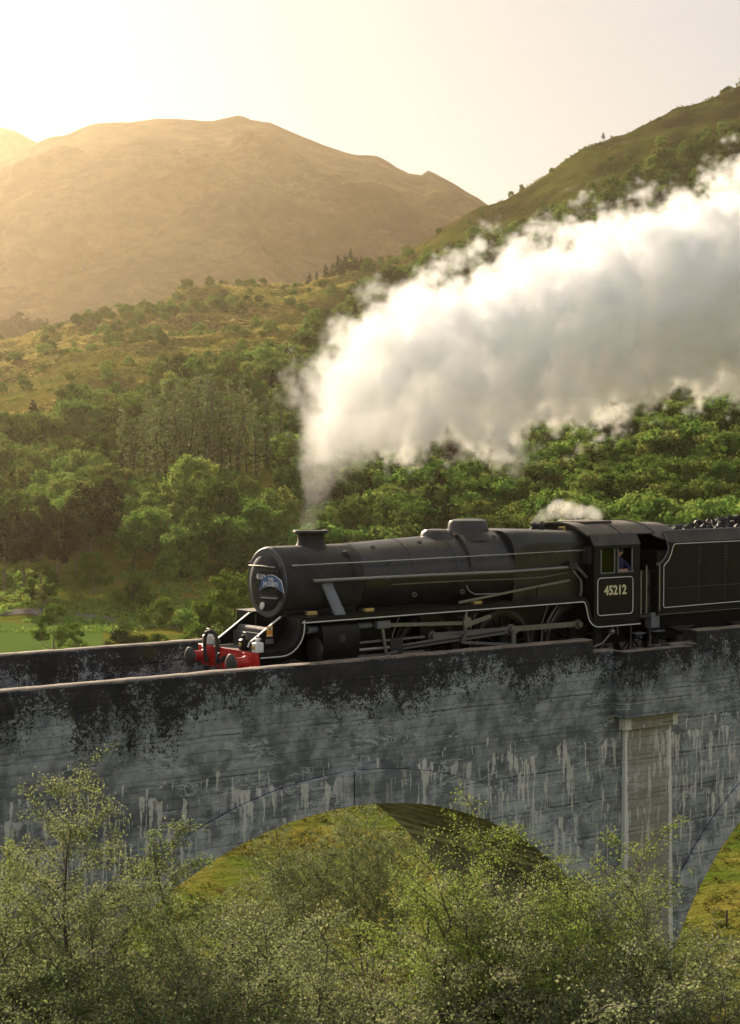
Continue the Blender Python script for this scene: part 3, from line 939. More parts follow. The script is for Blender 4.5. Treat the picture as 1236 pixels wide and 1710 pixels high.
def sheet(path, y0, y1, th):
    mb = MB()
    rings = []
    for i, (x, z) in enumerate(path):
        a = path[max(i - 1, 0)]; b = path[min(i + 1, len(path) - 1)]
        dx, dz = b[0] - a[0], b[1] - a[1]; l = math.hypot(dx, dz) or 1
        nx, nz = -dz / l * th, dx / l * th
        rings.append([(x, y0, z), (x, y1, z), (x - nx, y1, z - nz), (x - nx, y0, z - nz)])
    return mb.loft(rings)

for s in (-1, 1):
    sheet(full, s * 1.30, s * .62, .022).build('running_plate', M['black'], L)
    v = MB(); rings = []
    for i, (x, z) in enumerate(full):
        a = full[max(i - 1, 0)]; b = full[min(i + 1, len(full) - 1)]
        dx, dz = b[0] - a[0], b[1] - a[1]; l = math.hypot(dx, dz) or 1
        nx, nz = -dz / l, dx / l
        rings.append([(x + nx * .012, s * 1.312, z + nz * .012), (x - nx * .135, s * 1.312, z - nz * .135), (x - nx * .135, s * 1.29, z - nz * .135), (x + nx * .012, s * 1.29, z + nz * .012)])
    v.loft(rings); v.build('valance', M['black'], L, 50)
    v = MB(); rings = []
    for i, (x, z) in enumerate(full):
        a = full[max(i - 1, 0)]; b = full[min(i + 1, len(full) - 1)]
        dx, dz = b[0] - a[0], b[1] - a[1]; l = math.hypot(dx, dz) or 1
        nx, nz = -dz / l, dx / l
        o0, o1 = .095, .118
        rings.append([(x - nx * o0, s * 1.3155, z - nz * o0), (x - nx * o1, s * 1.3155, z - nz * o1), (x - nx * o1, s * 1.308, z - nz * o1), (x - nx * o0, s * 1.308, z - nz * o0)])
    v.loft(rings); v.build('lining', M['white'], L, 50)
    # sloping frame plates ahead of the smokebox, white-edged
    MB().prism([(.09, 1.30), (.09, 1.37), (.14, 1.45), (.96, 1.97), (1.12, 2.02), (1.12, 1.30)], s * .63, s * .66).build('frame_plate', M['black'], L)
    MB().bar((.13, s * .645, 1.455), (.97, s * .645, 1.987), .02, .042).bar((.09, s * .645, 1.36), (.13, s * .645, 1.455), .02, .042).build('frame_plate_edge', M['white'], L)
MB().box((.0, -1.29, 1.262), (.55, 1.29, 1.288)).build('front_platform', M['roof'], L)
MB().box((1.12, -.60, 1.3), (3.15, .60, 2.12)).build('saddle', M['black'], L, 30, .05)
MB().lathe([(.13, -.6), (.13, .6)], (.72, 0, 1.62), (0, 1, 0), 20).box((.5, -.6, 1.3), (1.1, .6, 1.62)).build('valve_cover', M['roof'], L)
MB().box((1.04, .64, 1.985), (1.55, 1.34, 2.015)).build('step_plate', M['roof'], L)
# main frames
MB().box((1.13, -.60, .72), (11.9, -.56, 1.95)).box((.08, -.60, .72), (1.13, -.56, 1.27)).build('frame', M['black'], L)
MB().box((1.13, .56, .72), (11.9, .60, 1.95)).box((.08, .56, .72), (1.13, .60, 1.27)).build('frame', M['black'], L)
MB().box((3.2, -.55, 1.2), (10.0, .55, 2.05)).build('ashpan', M['black'], L)
# buffer beam
bb = MB().prism([(-1.25, 1.285), (1.25, 1.285), (1.25, 1.0), (1.06, .82), (-1.06, .82), (-1.25, 1.0)], -.04, .02, 'X').build('buffer_beam', M['red'], L, 35, .008)
rv = MB()
for y in np.linspace(-1.2, 1.2, 34): rv.ball((-.042, y, 1.25), .014, 6, 4)
for y in np.linspace(-.45, .45, 12): rv.ball((-.042, y, .95), .014, 6, 4); rv.ball((-.042, y, 1.12), .014, 6, 4)
rv = rv.build('rivet_rows', M['red'], bb); rv['kind'] = 'stuff'
for s in (-1, 1):
    b = empty('buffer', (0, s * .87, 1.055)); b.parent = L
    MB().box((-.065, -.20, -.20), (-.042, .20, .20)).lathe([(.155, .06), (.15, .12), (.125, .16), (.12, .36), (.135, .37), (.135, .40)], (0, 0, 0), (-1, 0, 0), 24).build('housing', M['red'], b, 35, .01)
    MB().cyl((-.38, 0, 0), (-.48, 0, 0), .085).cyl((-.395, 0, 0), (-.42, 0, 0), .12).build('shank', M['gunmetal'], b)
    MB().lathe([(.06, .44), (.18, .475), (.215, .485), (.215, .505), (.20, .52), (.12, .535), (.001, .54)], (0, 0, 0), (-1, 0, 0), 32).build('head', M['darksteel'], b)
# coupling, vacuum hose, steam heat hose
h = MB(); h.box((-.16, -.05, 1.0), (-.04, .05, 1.12)); h.tube([(-.14, 0, 1.02), (-.24, 0, 1.02), (-.30, 0, 1.09), (-.29, 0, 1.16), (-.24, 0, 1.18)], .035)
h.tube([(-.27, -.09, 1.08), (-.28, -.1, .85), (-.27, 0, .75), (-.28, .1, .85), (-.27, .09, 1.08)], .022); h.box((-.32, -.13, .78), (-.24, .13, .86))
h.build('screw_coupling', M['darksteel'], L)
MB().tube([(-.08, .36, 1.22), (-.085, .36, 1.44), (-.11, .40, 1.57), (-.15, .52, 1.635), (-.17, .66, 1.60), (-.18, .73, 1.47), (-.18, .74, 1.25), (-.17, .72, 1.02), (-.15, .66, .93)], .042, 10).build('vacuum_hose', M['rubber'], L)
MB().cyl((-.08, .36, .9), (-.08, .36, 1.46), .05).cyl((-.08, .36, 1.36), (-.08, .36, 1.42), .075).build('hose_standpipe', M['darksteel'], L)
MB().tube([(-.06, -.28, .85), (-.16, -.30, .82), (-.22, -.27, .66), (-.18, -.20, .58)], .035).build('heating_hose', M['rubber'], L)
MB().box((-.12, -.30, .74), (-.02, .30, .84)).build('drag_plate', M['red'], L)
# warning plate and works plate on the frame
MB().box((.58, -.672, 1.56), (.74, -.661, 1.80)).build('warning_plate', M['yellow'], L)
wp = [o for o in L.children if o.name == 'warning_plate'][0]
MB().box((.595, -.676, 1.70), (.725, -.673, 1.785)).build('symbol_panel', M['cream'], wp)
MB().box((.595, -.676, 1.575), (.725, -.673, 1.60)).build('text_panel', M['white'], wp)
MB().prism([(.63, 1.71), (.69, 1.71), (.66, 1.775)], -.6785, -.677).build('triangle', M['black'], wp)
MB().box((.55, -.672, 1.40), (.76, -.661, 1.51)).build('works_plate', M['gunmetal'], L)
# cylinders, valve chests, steam pipes
for s in (-1, 1):
    c = empty('cylinder', (0, 0, 0)); c.parent = L
    sec = [(s * y, z) for y, z in [(.66, 1.0), (.80, .90), (1.0, .86), (1.18, .93), (1.29, 1.08), (1.315, 1.25), (1.315, 1.62), (1.28, 1.76), (1.18, 1.84), (1.05, 1.865), (.66, 1.865)]]
    MB().prism(sec, 1.68, 2.70, 'X').build('casing', M['black'], c, 40)
    MB().prism([(s * (1.05 + .17 * math.cos(a)), 1.70 + .17 * math.sin(a)) for a in np.linspace(-.3, math.pi, 10)], 1.70, 2.68, 'X').build('valve_casing', M['pipe_grey'], c, 40)
    MB().cyl((1.42, s * 1.05, 1.70), (1.69, s * 1.05, 1.70), .085).cyl((1.40, s * 1.05, 1.70), (1.46, s * 1.05, 1.70), .10).build('valve_spindle_guide', M['pipe_grey'], c)
    MB().cyl((2.69, s * 1.05, 1.70), (3.22, s * 1.05, 1.70), .075).cyl((2.69, s * 1.05, 1.70), (2.78, s * 1.05, 1.70), .12).build('valve_spindle_guide', M['pipe_grey'], c)
    MB().lathe([(.30, 0), (.30, .05), (.24, .08), (.10, .09)], (1.68, s * 1.02, 1.22), (-1, 0, 0), 24).build('cylinder_cover', M['darksteel'], c)
    MB().lathe([(.05, 0), (.10, .006), (.10, .02), (.03, .022)], (2.2, s * 1.315, 1.48), (0, s, 0), 14).build('relief_boss', M['darksteel'], c)
    for x in (1.75, 2.65): MB().tube([(x, s * 1.15, .92), (x, s * 1.2, .78), (x - .3, s * 1.2, .66), (x - .9, s * 1.2, .62)], .022, 6).build('drain_pipe', M['gunmetal'], c)
    rings = []
    for f in np.linspace(0, 1, 7):
        cx = 2.12 + .14 * f; cyy = s * (.80 + .36 * f); cz = 2.72 - .72 * f
        rings.append([(cx + .15 * math.cos(a), cyy + s * .09 * math.sin(a), cz + .02 * math.cos(a)) for a in np.linspace(0, 2 * math.pi, 17)[:-1]])
    MB().loft(rings).build('steam_pipe', M['pipe_grey'], L, 50)

# wheels
def wheel_mesh(rad, spokes, name, crank=False):
    """axle along Y, outside face towards -Y"""
    tyre = MB().lathe([(rad * .885, -.065), (rad, -.065), (rad, .05), (rad * 1.03, .065), (rad * 1.03, .085), (rad * .885, .085)], (0, 0, 0), (0, 1, 0), 48, False)
    tyre.lathe([(rad * .885, .085), (rad * .885, -.065)], (0, 0, 0), (0, 1, 0), 48, False)
    rim = MB().lathe([(rad * .80, -.04), (rad * .886, -.04), (rad * .886, .06), (rad * .80, .06), (rad * .80, -.04)], (0, 0, 0), (0, 1, 0), 48, False)
    for k in range(spokes):
        a = 2 * math.pi * (k + .5) / spokes
        rim.bar((.10 * math.cos(a), .0, .10 * math.sin(a)), (rad * .82 * math.cos(a), .0, rad * .82 * math.sin(a)), .05, .045, (0, 1, 0))
    rim.lathe([(rad * .20, -.07), (rad * .20, .07)], (0, 0, 0), (0, 1, 0), 24)
    if crank:
        rim.bar((0, -.03, 0), (0, -.03, .42), .10, .26, (0, 1, 0))
        w = [(rad * .81 * math.cos(R(a)), rad * .81 * math.sin(R(a))) for a in range(215, 326, 10)]
        rim.prism(w, -.05, .05)
    hub = MB().lathe([(.09, -.10), (.09, -.07), (.12, -.07)], (0, 0, 0), (0, 1, 0), 18)
    return [tyre.mesh(name + '_tyre', M['darksteel']), rim.mesh(name + '_centre', M['black']), hub.mesh(name + '_hub', M['darksteel'])]

def add_wheel(name, meshes, parent, x, s, z):
    w = empty(name, (x, s * .755, z)); w.parent = parent
    if s > 0: w.rotation_euler = (0, 0, math.pi)
    for nm, me in zip(('tyre', 'wheel_centre', 'axle_end'), meshes): link(nm, me, w)
    return w
DRV = wheel_mesh(.914, 18, 'driving', True)
BOG = wheel_mesh(.502, 10, 'bogie')
TND = wheel_mesh(.648, 12, 'tender')
DX = (5.07, 7.47, 9.81)
for x in DX:
    for s in (-1, 1): add_wheel('driving_wheel', DRV, L, x, s, .914)
for x in (1.25, 3.24):
    for s in (-1, 1): add_wheel('bogie_wheel', BOG, L, x, s, .502)
# motion
PZ = 1.335
for s in (-1, 1):
    y1, y2, y3 = s * 1.00, s * 1.09, s * 1.19
    cr = MB()
    for a, b in ((DX[0], DX[1]), (DX[1], DX[2])):
        cr.bar((a, y1, PZ), (b, y1, PZ), .135, .05)
    for x in DX: cr.lathe([(.12, -.035), (.12, .035)], (x, y1, PZ), (0, 1, 0), 18)
    cr.build('coupling_rod', M['gunmetal'], L, 35, .008)
    for x in DX: MB().cyl((x, s * .80, PZ), (x, s * 1.13, PZ), .075, None, 16).build('crank_pin', M['gunmetal'], L)
    rod = MB()
    A, B = Vector((3.95, y2, 1.13)), Vector((DX[1], y2, PZ))
    rod.loft([[A + Vector((0, d, -.06)), A + Vector((0, -d, -.06)), A + Vector((0, -d, .06)), A + Vector((0, d, .06))] for d in (.03,)] + [[B + Vector((0, d, -.09)), B + Vector((0, -d, -.09)), B + Vector((0, -d, .09)), B + Vector((0, d, .09))] for d in (.03,)])
    rod.lathe([(.14, -.04), (.14, .04)], B, (0, 1, 0), 18); rod.lathe([(.09, -.04), (.09, .04)], A, (0, 1, 0), 14)
    rod.build('connecting_rod', M['gunmetal'], L, 35, .008)
    MB().bar((4.05, y2 + s * .034, 1.142), (7.25, y2 + s * .034, 1.318), .05, .006).build('rod_flute', M['darksteel'], L)
    sb = MB(); sb.bar((2.72, y2, 1.32), (4.75, y2, 1.34), .045, .09); sb.bar((2.72, y2, 1.00), (4.75, y2, 1.0), .05, .09); sb.build('slide_bar', M['gunmetal'], L)
    MB().box((3.72, y2 - .07, .98), (4.08, y2 + .07, 1.36)).cyl((3.95, y2 - s * .02, 1.13), (3.95, y2 + s * .10, 1.13), .07).build('crosshead', M['darksteel'], L, 35, .02)
    MB().cyl((2.70, y2, 1.15), (3.8, y2, 1.15), .04).build('piston_rod', M['steel'], L)
    # motion bracket and link
    MB().prism([(4.72, 1.0), (4.80, 1.0), (5.0, 1.30), (5.35, 1.60), (5.35, 1.92), (4.72, 1.92)], s * .98, s * 1.0).build('motion_bracket', M['black'], L)
    el = MB(); el.tube([(5.98 - .05 * math.cos(a * 1.6), y3, 1.60 + .32 * math.sin(a)) for a in np.linspace(-1.3, 1.3, 9)], .045, 8)
    el.lathe([(.13, -.03), (.13, .03)], (5.98, y3 + s * .03, 1.62), (0, 1, 0), 18); el.bar((5.95, y3, 1.33), (5.85, y3, 1.12), .09, .04)
    el.build('expansion_link', M['gunmetal'], L)
    MB().tube([(5.35, s * 1.16, 1.90), (5.6, s * 1.16, 1.86), (5.75, s * 1.16, 1.75), (6.2, s * 1.16, 1.75), (6.35, s * 1.16, 1.86), (7.1, s * 1.16, 1.88)], .022, 6).build('link_bracket', M['darksteel'], L)
    rd = MB(); rd.bar((3.30, y3, 1.70), (5.95, y3, 1.60), .085, .035); rd.build('radius_rod', M['gunmetal'], L)
    MB().bar((6.05, y3, 1.56), (6.75, y3, 1.72), .12, .03).build('lifting_arm', M['gunmetal'], L, 35, .02)
    cl = MB(); cl.bar((3.42, y3, 1.78), (3.56, y3, 1.02), .07, .03, (1, 0, 0)); cl.bar((3.56, y3, 1.02), (3.9, y3, 1.06), .05, .03); cl.build('combination_lever', M['gunmetal'], L)
    MB().box((3.25, y3 - .09, 1.62), (3.62, y3 + .06, 1.80)).cyl((3.45, y3 + s * .07, 1.74), (3.45, y3 - s * .05, 1.74), .05).build('valve_crosshead', M['pipe_grey'], L, 35, .02)
    rc = MB(); rc.bar((DX[1], y3, PZ), (DX[1] + .02, y3, .98), .11, .05, (1, 0, 0)); rc.lathe([(.11, -.05), (.11, .05)], (DX[1], y3, PZ), (0, 1, 0), 16); rc.lathe([(.06, -.07), (.06, .07)], (DX[1], y3 + s * .02, PZ), (0, 1, 0), 8); rc.build('return_crank', M['gunmetal'], L)
    MB().bar((DX[1] + .02, s * 1.235, .98), (5.87, s * 1.225, 1.14), .07, .03).build('eccentric_rod', M['gunmetal'], L)
    # springs, sand pipes and brake gear behind the wheels
    for x in DX:
        sp = MB()
        for k in range(4): sp.bar((x - .42 + .08 * k, s * .68, .56 - .02 * k), (x + .42 - .08 * k, s * .68, .56 - .02 * k), .018, .09)
        sp.build('leaf_spring', M['darksteel'], L)
        MB().tube([(x - .75, s * .72, 1.85), (x - .98, s * .74, 1.4), (x - 1.0, s * .74, .7), (x - .86, s * .74, .18)], .018, 6).build('sand_pipe', M['gunmetal'], L)
        MB().box((x + .95, s * .66, .5), (x + 1.02, s * .80, 1.35)).build('brake_hanger', M['darksteel'], L)
    # splashers above the plate edge and oil boxes
    for x in (2.98, 6.25):
        MB().box((x, s * 1.02, 2.02), (x + .26, s * 1.16, 2.10)).build('oil_box', M['brass'], L, 35, .01)
    MB().tube([(8.72, s * .98, 1.2), (8.82, s * .98, 1.45), (8.98, s * .98, 1.68), (9.15, s * .98, 1.86)], .016, 6).tube([(8.86, s * .98, 1.2), (8.95, s * .98, 1.45), (9.1, s * .98, 1.65), (9.24, s * .98, 1.80)], .01, 6).build('guard_iron', M['gunmetal'], L)
for i, x in enumerate((1.72,)):
    MB().box((1.5, -.98, 2.01), (1.76, -.86, 2.10)).build('oil_box', M['brass'], L, 35, .01)
# injector under the cab
ij = MB(); ij.ball((10.82, -1.2, 1.09), .085, 14, 8); ij.tube([(10.82, -1.2, 1.09), (10.7, -1.2, .98), (10.5, -1.2, .82), (10.2, -1.18, .74)], .022, 6); ij.tube([(10.82, -1.2, 1.17), (10.9, -1.2, 1.25), (11.02, -1.2, 1.18), (11.04, -1.2, 1.0)], .016, 6)
ij.build('injector', M['gunmetal'], L)

# ---- cab
cab = empty('cab', (0, 0, 0)); cab.parent = L
CX0, CX1 = 10.10, 11.72
for s in (-1, 1):
    y0, y1 = s * 1.30, s * 1.282
    mb = MB()
    for a, b in (((CX0, 1.38), (CX1, 2.63)), ((CX0, 2.63), (10.33, 3.24)), ((10.80, 2.63), (10.93, 3.24)), ((11.43, 2.63), (CX1, 3.24)), ((CX0, 3.24), (CX1, 3.32))):
        mb.box((a[0], y0, a[1]), (b[0], y1, b[1]))
    sd_ = mb.build('cab_side', M['black'], cab, 30)
    fr = MB()
    for (xa, xb) in ((10.33, 10.80), (10.93, 11.43)):
        fr.box((xa - .02, s * 1.313, 2.60), (xb + .02, s * 1.303, 2.63)); fr.box((xa - .02, s * 1.313, 2.63), (xa + .02, s * 1.303, 3.22)); fr.box((xb - .02, s * 1.313, 2.63), (xb + .02, s * 1.303, 3.22))
    fr.build('window_frame', M['pipe_grey'], cab)
    MB().box((10.35, s * 1.295, 2.63), (10.79, s * 1.288, 3.22)).build('window_pane', M['glass'], cab)
    MB().box((10.93, s * 1.35, 2.615), (11.46, s * 1.26, 2.635)).build('arm_rest', M['pipe_grey'], cab)
    # upper side, sloping in to the roof edge
    MB().prism([(s * 1.30, 3.32), (s * 1.285, 3.30), (s * 1.12, 3.575), (s * 1.135, 3.60)], CX0 - .02, CX1 + .03, 'X').build('cab_upper_side', M['roof'], cab)
    pan = [(x, z) for x, z in rounded(10.22, 1.54, 11.47, 2.49, .10)]
    MB().tube([(x, s * 1.304, z) for x, z in pan], .011, 6, True).build('panel_lining', M['white'], cab)
    rv = MB()
    for z in np.arange(1.45, 3.2, .085):
        for x in (10.16, 11.60, 11.66): rv.ball((x, s * 1.302, z + (.04 if x == 11.66 else 0)), .012, 6, 4)
    for x in np.arange(10.25, 11.6, .085): rv.ball((x, s * 1.302, 1.44), .012, 6, 4)
    for z in np.arange(1.6, 2.05, .13): rv.ball((10.62, s * 1.302, z), .012, 6, 4)
    for x in (10.75, 10.98, 11.2): rv.ball((x, s * 1.302, 1.75), .012, 6, 4)
    rv = rv.build('rivet_rows', M['darksteel'], cab); rv['kind'] = 'stuff'
    put_text('cab_number', '45212', .335, (10.845, s * 1.303, 2.155), (R(90), 0, 0 if s < 0 else math.pi), M['cream'], cab, .009, .93, 1.02)
    MB().cyl((11.74, s * 1.33, 1.5), (11.74, s * 1.33, 2.62), .016).cyl((12.02, s * 1.25, 1.5), (12.02, s * 1.25, 2.75), .018).build('cab_handrail', M['steel'], cab)
    MB().box((11.76, s * 1.16, 1.42), (12.28, s * 1.13, 2.62)).build('cab_door', M['black'], cab)
    dd = [o for o in cab.children if o.name.startswith('cab_door')][-1]
    MB().box((11.84, s * 1.172, 1.6), (11.90, s * 1.162, 2.5)).box((12.12, s * 1.172, 2.2), (12.2, s * 1.162, 2.55)).box((12.12, s * 1.172, 1.65), (12.2, s * 1.162, 2.0)).build('door_strap', M['darksteel'], dd)
    MB().box((11.62, s * 1.05, .98), (11.95, s * 1.3, 1.01)).box((11.62, s * 1.05, .58), (11.95, s * 1.3, .61)).box((11.64, s * 1.05, .5), (11.66, s * 1.07, 1.36)).build('cab_step', M['pipe_grey'], cab)

def roof_ring(x, dz=0.0, w=1.14, top=3.875, ed=3.585):
    o = []
    for i in range(21):
        f = -1 + 2 * i / 20
        y = w * f
        o.append((x, y, ed + (top - ed) * (1 - abs(f) ** 2.4) + dz))
    return o

def roof_shell(x0, x1, th=.03, n=6, **k):
    rings = []
    for i in range(n + 1):
        x = x0 + (x1 - x0) * i / n
        u = roof_ring(x, **k); d = [(a, b * .985, c - th) for a, b, c in reversed(u)]
        rings.append(u + d)
    return MB().loft(rings)
roof_shell(9.96, 12.42).build('cab_roof', M['roof'], cab)
rf = [o for o in cab.children if o.name == 'cab_roof'][0]
for x in (9.97, 11.2, 12.40):
    rg = MB(); rg.tube([(a, b, c + .006) for a, b, c in roof_ring(x)], .014, 6); rg.build('roof_rib', M['soot'], rf)
MB().box((10.5, -.5, 3.845), (11.5, .5, 3.90)).build('roof_vent', M['roof'], rf, 35, .02)
# canvas weather sheet sagging from the roof to the tender
rings = []
for i in range(9):
    f = i / 8
    x = 12.30 + 1.15 * f
    u = roof_ring(x, dz=-.05 * math.sin(math.pi * f) - .10 * f * f, w=1.13, ed=3.56 - .10 * math.sin(math.pi * f) , top=3.90)
    rings.append(u + [(a, b * .985, c - .02) for a, b, c in reversed(u)])
MB().loft(rings).build('weather_sheet', M['roof'], cab, 50)
MB().box((11.74, 1.24, 2.60), (12.75, 1.26, 3.60)).build('cab_light_blocker', M['black'], cab)  # made-up dark sheet, added to block the bright hill behind the cab window
# spectacle plate, backhead, floor
MB().prism([(-1.28, 1.4), (1.28, 1.4), (1.28, 3.3), (1.12, 3.57), (.6, 3.80), (0, 3.84), (-.6, 3.80), (-1.12, 3.57), (-1.28, 3.3)], CX0, CX0 + .03, 'X').build('cab_front', M['black'], cab)
MB().box((10.02, -1.19, 2.85), (10.10, -.86, 3.28)).build('front_window', M['darksteel'], cab)
MB().box((CX0, -1.27, 1.40), (12.2, 1.27, 1.45)).build('cab_floor', M['sleeper'], cab)
MB().box((CX0 + .03, -.85, 1.45), (10.6, .85, 3.3)).build('backhead', M['black'], cab, 35, .08)
bh = [o for o in cab.children if o.name == 'backhead'][0]
for y, z, r in ((-.35, 2.95, .07), (.1, 3.05, .08), (-.65, 2.9, .06), (-.5, 3.2, .05)):
    MB().lathe([(r, 0), (r, .05), (r * .8, .055)], (10.6, y, z), (1, 0, 0), 14).build('gauge', M['brass'], bh)
MB().tube([(10.62, -.7, 2.4), (10.75, -.72, 2.6), (10.72, -.75, 2.85), (10.62, -.7, 2.95)], .02).build('regulator_pipe', M['brass'], bh)

# bag on the cab ledge
MB().loft([sup(10.58, -1.14, .14, .07, z, 14) for z in (2.60, 2.66)] + [sup(10.58, -1.14, .12, .06, 2.70, 14), sup(10.56, -1.14, .06, .03, 2.73, 14)]).build('cloth_bundle', M['teal'])
tag(bpy.data.objects['cloth_bundle'], 'folded teal cloth on the ledge inside the cab window', 'cloth')

# ---- tender
tender = empty('tender', (12.3, 0, 0))
tag(tender, 'black riveted coal tender with white lining behind the cab', 'tender')
T = tender
TX0, TX1 = .06, 7.3          # local x
def tp(mb): return mb
for s in (-1, 1):
    side = [(TX0, 1.50), (TX1, 1.50), (TX1, 3.32), (.55, 3.32)] + [(x, z) for x, z in arcpts(-.10, 3.30, .56, -12, -72, 8)] + [(TX0, 2.766)]
    MB().prism(side, s * 1.30, s * 1.27).build('side_sheet', M['black'], T)
    MB().prism([(s * 1.30, 3.322), (s * 1.27, 3.322), (s * 1.09, 3.60), (s * 1.12, 3.625)], .42, TX1, 'X').build('sloping_top', M['roof'], T)
    MB().tube([(TX0 + .02, s * 1.305, 2.80), (.06, s * 1.305, 2.80)] + [(x + .02, s * 1.305, z) for x, z in reversed(arcpts(-.10, 3.30, .56, -12, -78, 8))] + [(.47, s * 1.24, 3.42), (.44, s * 1.12, 3.62), (TX1, s * 1.11, 3.63)], .018, 6).build('side_beading', M['pipe_grey'], T)
    pl = [(.30, 1.66), (.33, 1.62), (TX1 - .2, 1.66), (TX1 - .2, 3.28), (.72, 3.28), (.65, 3.22), (.58, 3.03), (.48, 2.86), (.34, 2.75), (.30, 2.70)]
    MB().tube([(x, s * 1.304, z) for x, z in pl], .011, 6, True).build('panel_lining', M['white'], T)
    MB().box((TX0, s * 1.32, 1.42), (TX1, s * 1.0, 1.50)).build('footplate', M['black'], T)
    MB().box((TX0, s * 1.326, 1.44), (TX1, s * 1.321, 1.455)).build('footplate_edge', M['gunmetal'], T)
    rv = MB()
    for x in (1.62, 2.65, 3.7, 4.75):
        for z in np.arange(1.75, 3.2, .075):
            rv.ball((x, s * 1.302, z), .011, 6, 4)
            if z > 2.7: rv.ball((x + .07, s * 1.302, z), .011, 6, 4)
    for x in np.arange(.5, TX1 - .3, .075): rv.ball((x, s * 1.302, 2.12), .011, 6, 4)
    rv = rv.build('rivet_rows', M['gunmetal'], T); rv['kind'] = 'stuff'
    MB().cyl((.12, s * 1.33, 1.55), (.12, s * 1.33, 2.76), .016).build('handrail', M['steel'], T)
    MB().box((-.10, s * 1.0, 1.10), (.20, s * 1.27, 1.50)).build('sand_box', M['pipe_grey'], T, 35, .02)
    MB().prism([(.0, 1.42), (TX1, 1.42), (TX1, .75), (6.4, .6), (5.6, .95), (4.4, .95), (3.9, .6), (3.2, .95), (2.2, .95), (1.6, .6), (.9, .75), (.0, .9)], s * 1.06, s * 1.03).build('outside_frame', M['black'], T)
    for x in (1.15, 3.43, 5.72):
        ab = empty('axlebox', (x, s * 1.06, .648)); ab.parent = T
        MB().box((-.14, s * -.03, -.16), (.14, s * .14, .17)).build('box', M['darksteel'], ab, 35, .02)
        sp = MB()
        for k in range(5): sp.bar((-.46 + .08 * k, s * .08, .42 - .025 * k), (.46 - .08 * k, s * .08, .42 - .025 * k), .022, .09)
        sp.build('spring', M['darksteel'], ab)
        add_wheel('wheel', TND, T, x, s, .648)
    MB().box((-.02, s * 1.08, .62), (.36, s * 1.32, .65)).box((-.02, s * 1.08, 1.0), (.36, s * 1.32, 1.03)).box((.0, s * 1.08, .6), (.03, s * 1.11, 1.42)).build('step', M['pipe_grey'], T)
MB().box((TX0, -1.27, 1.5), (.1, 1.27, 2.6)).build('front_sheet', M['black'], T)
MB().box((.1, -1.265, 1.5), (TX1, 1.265, 3.1)).build('tank', M['black'], T)
MB().box((TX1, -1.3, 1.45), (TX1 + .05, 1.3, 3.3)).build('rear_sheet', M['black'], T)
MB().box((.95, -1.08, 3.1), (1.0, 1.08, 3.58)).build('coal_bulkhead', M['black'], T)
tender_children_shift = None

random.seed(5)
cm = MB()
for i in range(900):
    x = random.uniform(13.35, 18.6); y = random.uniform(-1.0, 1.0)
    f = min(1, (x - 13.2) / 3.2)
    top = 3.42 + .40 * f * (1 - .55 * abs(y) ** 2) + .1 * mnoise.noise((x * 1.3, y * 2, 0))
    z = top - random.random() * .10
    r = random.uniform(.05, .15)
    q = Matrix.Rotation(random.uniform(0, 6.28), 3, Vector((random.random(), random.random(), random.random() + .1)).normalized())
    pts = [q @ Vector((a * r * random.uniform(.6, 1.1), b * r * random.uniform(.6, 1.1), c * r * random.uniform(.5, 1))) + Vector((x, y, z)) for a, b, c in ((1, 0, 0), (-1, 0, 0), (0, 1, 0), (0, -1, 0), (0, 0, 1), (0, 0, -1))]
    cm.add(pts, [(0, 2, 4), (2, 1, 4), (1, 3, 4), (3, 0, 4), (2, 0, 5), (1, 2, 5), (3, 1, 5), (0, 3, 5)])
cm.box((13.3, -1.05, 3.2), (18.7, 1.05, 3.40))
co = cm.build('coal', M['coal'], None, 5)
tag(co, 'heap of broken black coal filling the tender', 'coal', None, 'stuff')

# ---- lamps standing on the front platform
def lamp(loc, label, body, h=.30):
    o = empty('headlamp', loc)
    tag(o, label, 'lamp', 'oil lamps on the front platform')
    MB().loft([[(a * w, b * w, z) for a, b in ((-.8, -1), (.8, -1), (1, -.7), (1, .7), (.8, 1), (-.8, 1), (-1, .7), (-1, -.7))] for z, w in ((0, .105), (h * .62, .105), (h * .70, .08), (h * .72, .06))]).build('body', body, o, 35, .008)
    MB().lathe([(.055, h * .70), (.055, h * .86), (.075, h * .88), (.075, h * .95), (.03, h)], (0, 0, 0), (0, 0, 1), 16).build('chimney', body, o)
    MB().tube([(0, -.075, h * .62), (0, -.08, h * .95), (0, -.05, h * 1.14), (0, .05, h * 1.14), (0, .08, h * .95), (0, .075, h * .62)], .009, 6).build('handle', M['gunmetal'], o)
    MB().lathe([(.055, 0), (.055, .03), (.045, .035)], (-.10, 0, h * .34), (-1, 0, 0), 16).build('lens', M['brass'], o)
    return o
lamp((.06, -1.10, 1.292), 'white oil lamp above the nearer buffer', M['lampwhite'], .31)
lamp((.06, .98, 1.292), 'white oil lamp above the farther buffer', M['lampwhite'], .31)
lamp((.10, -.50, 1.292), 'black lamp between the frame plates of the locomotive front', M['black'], .34)

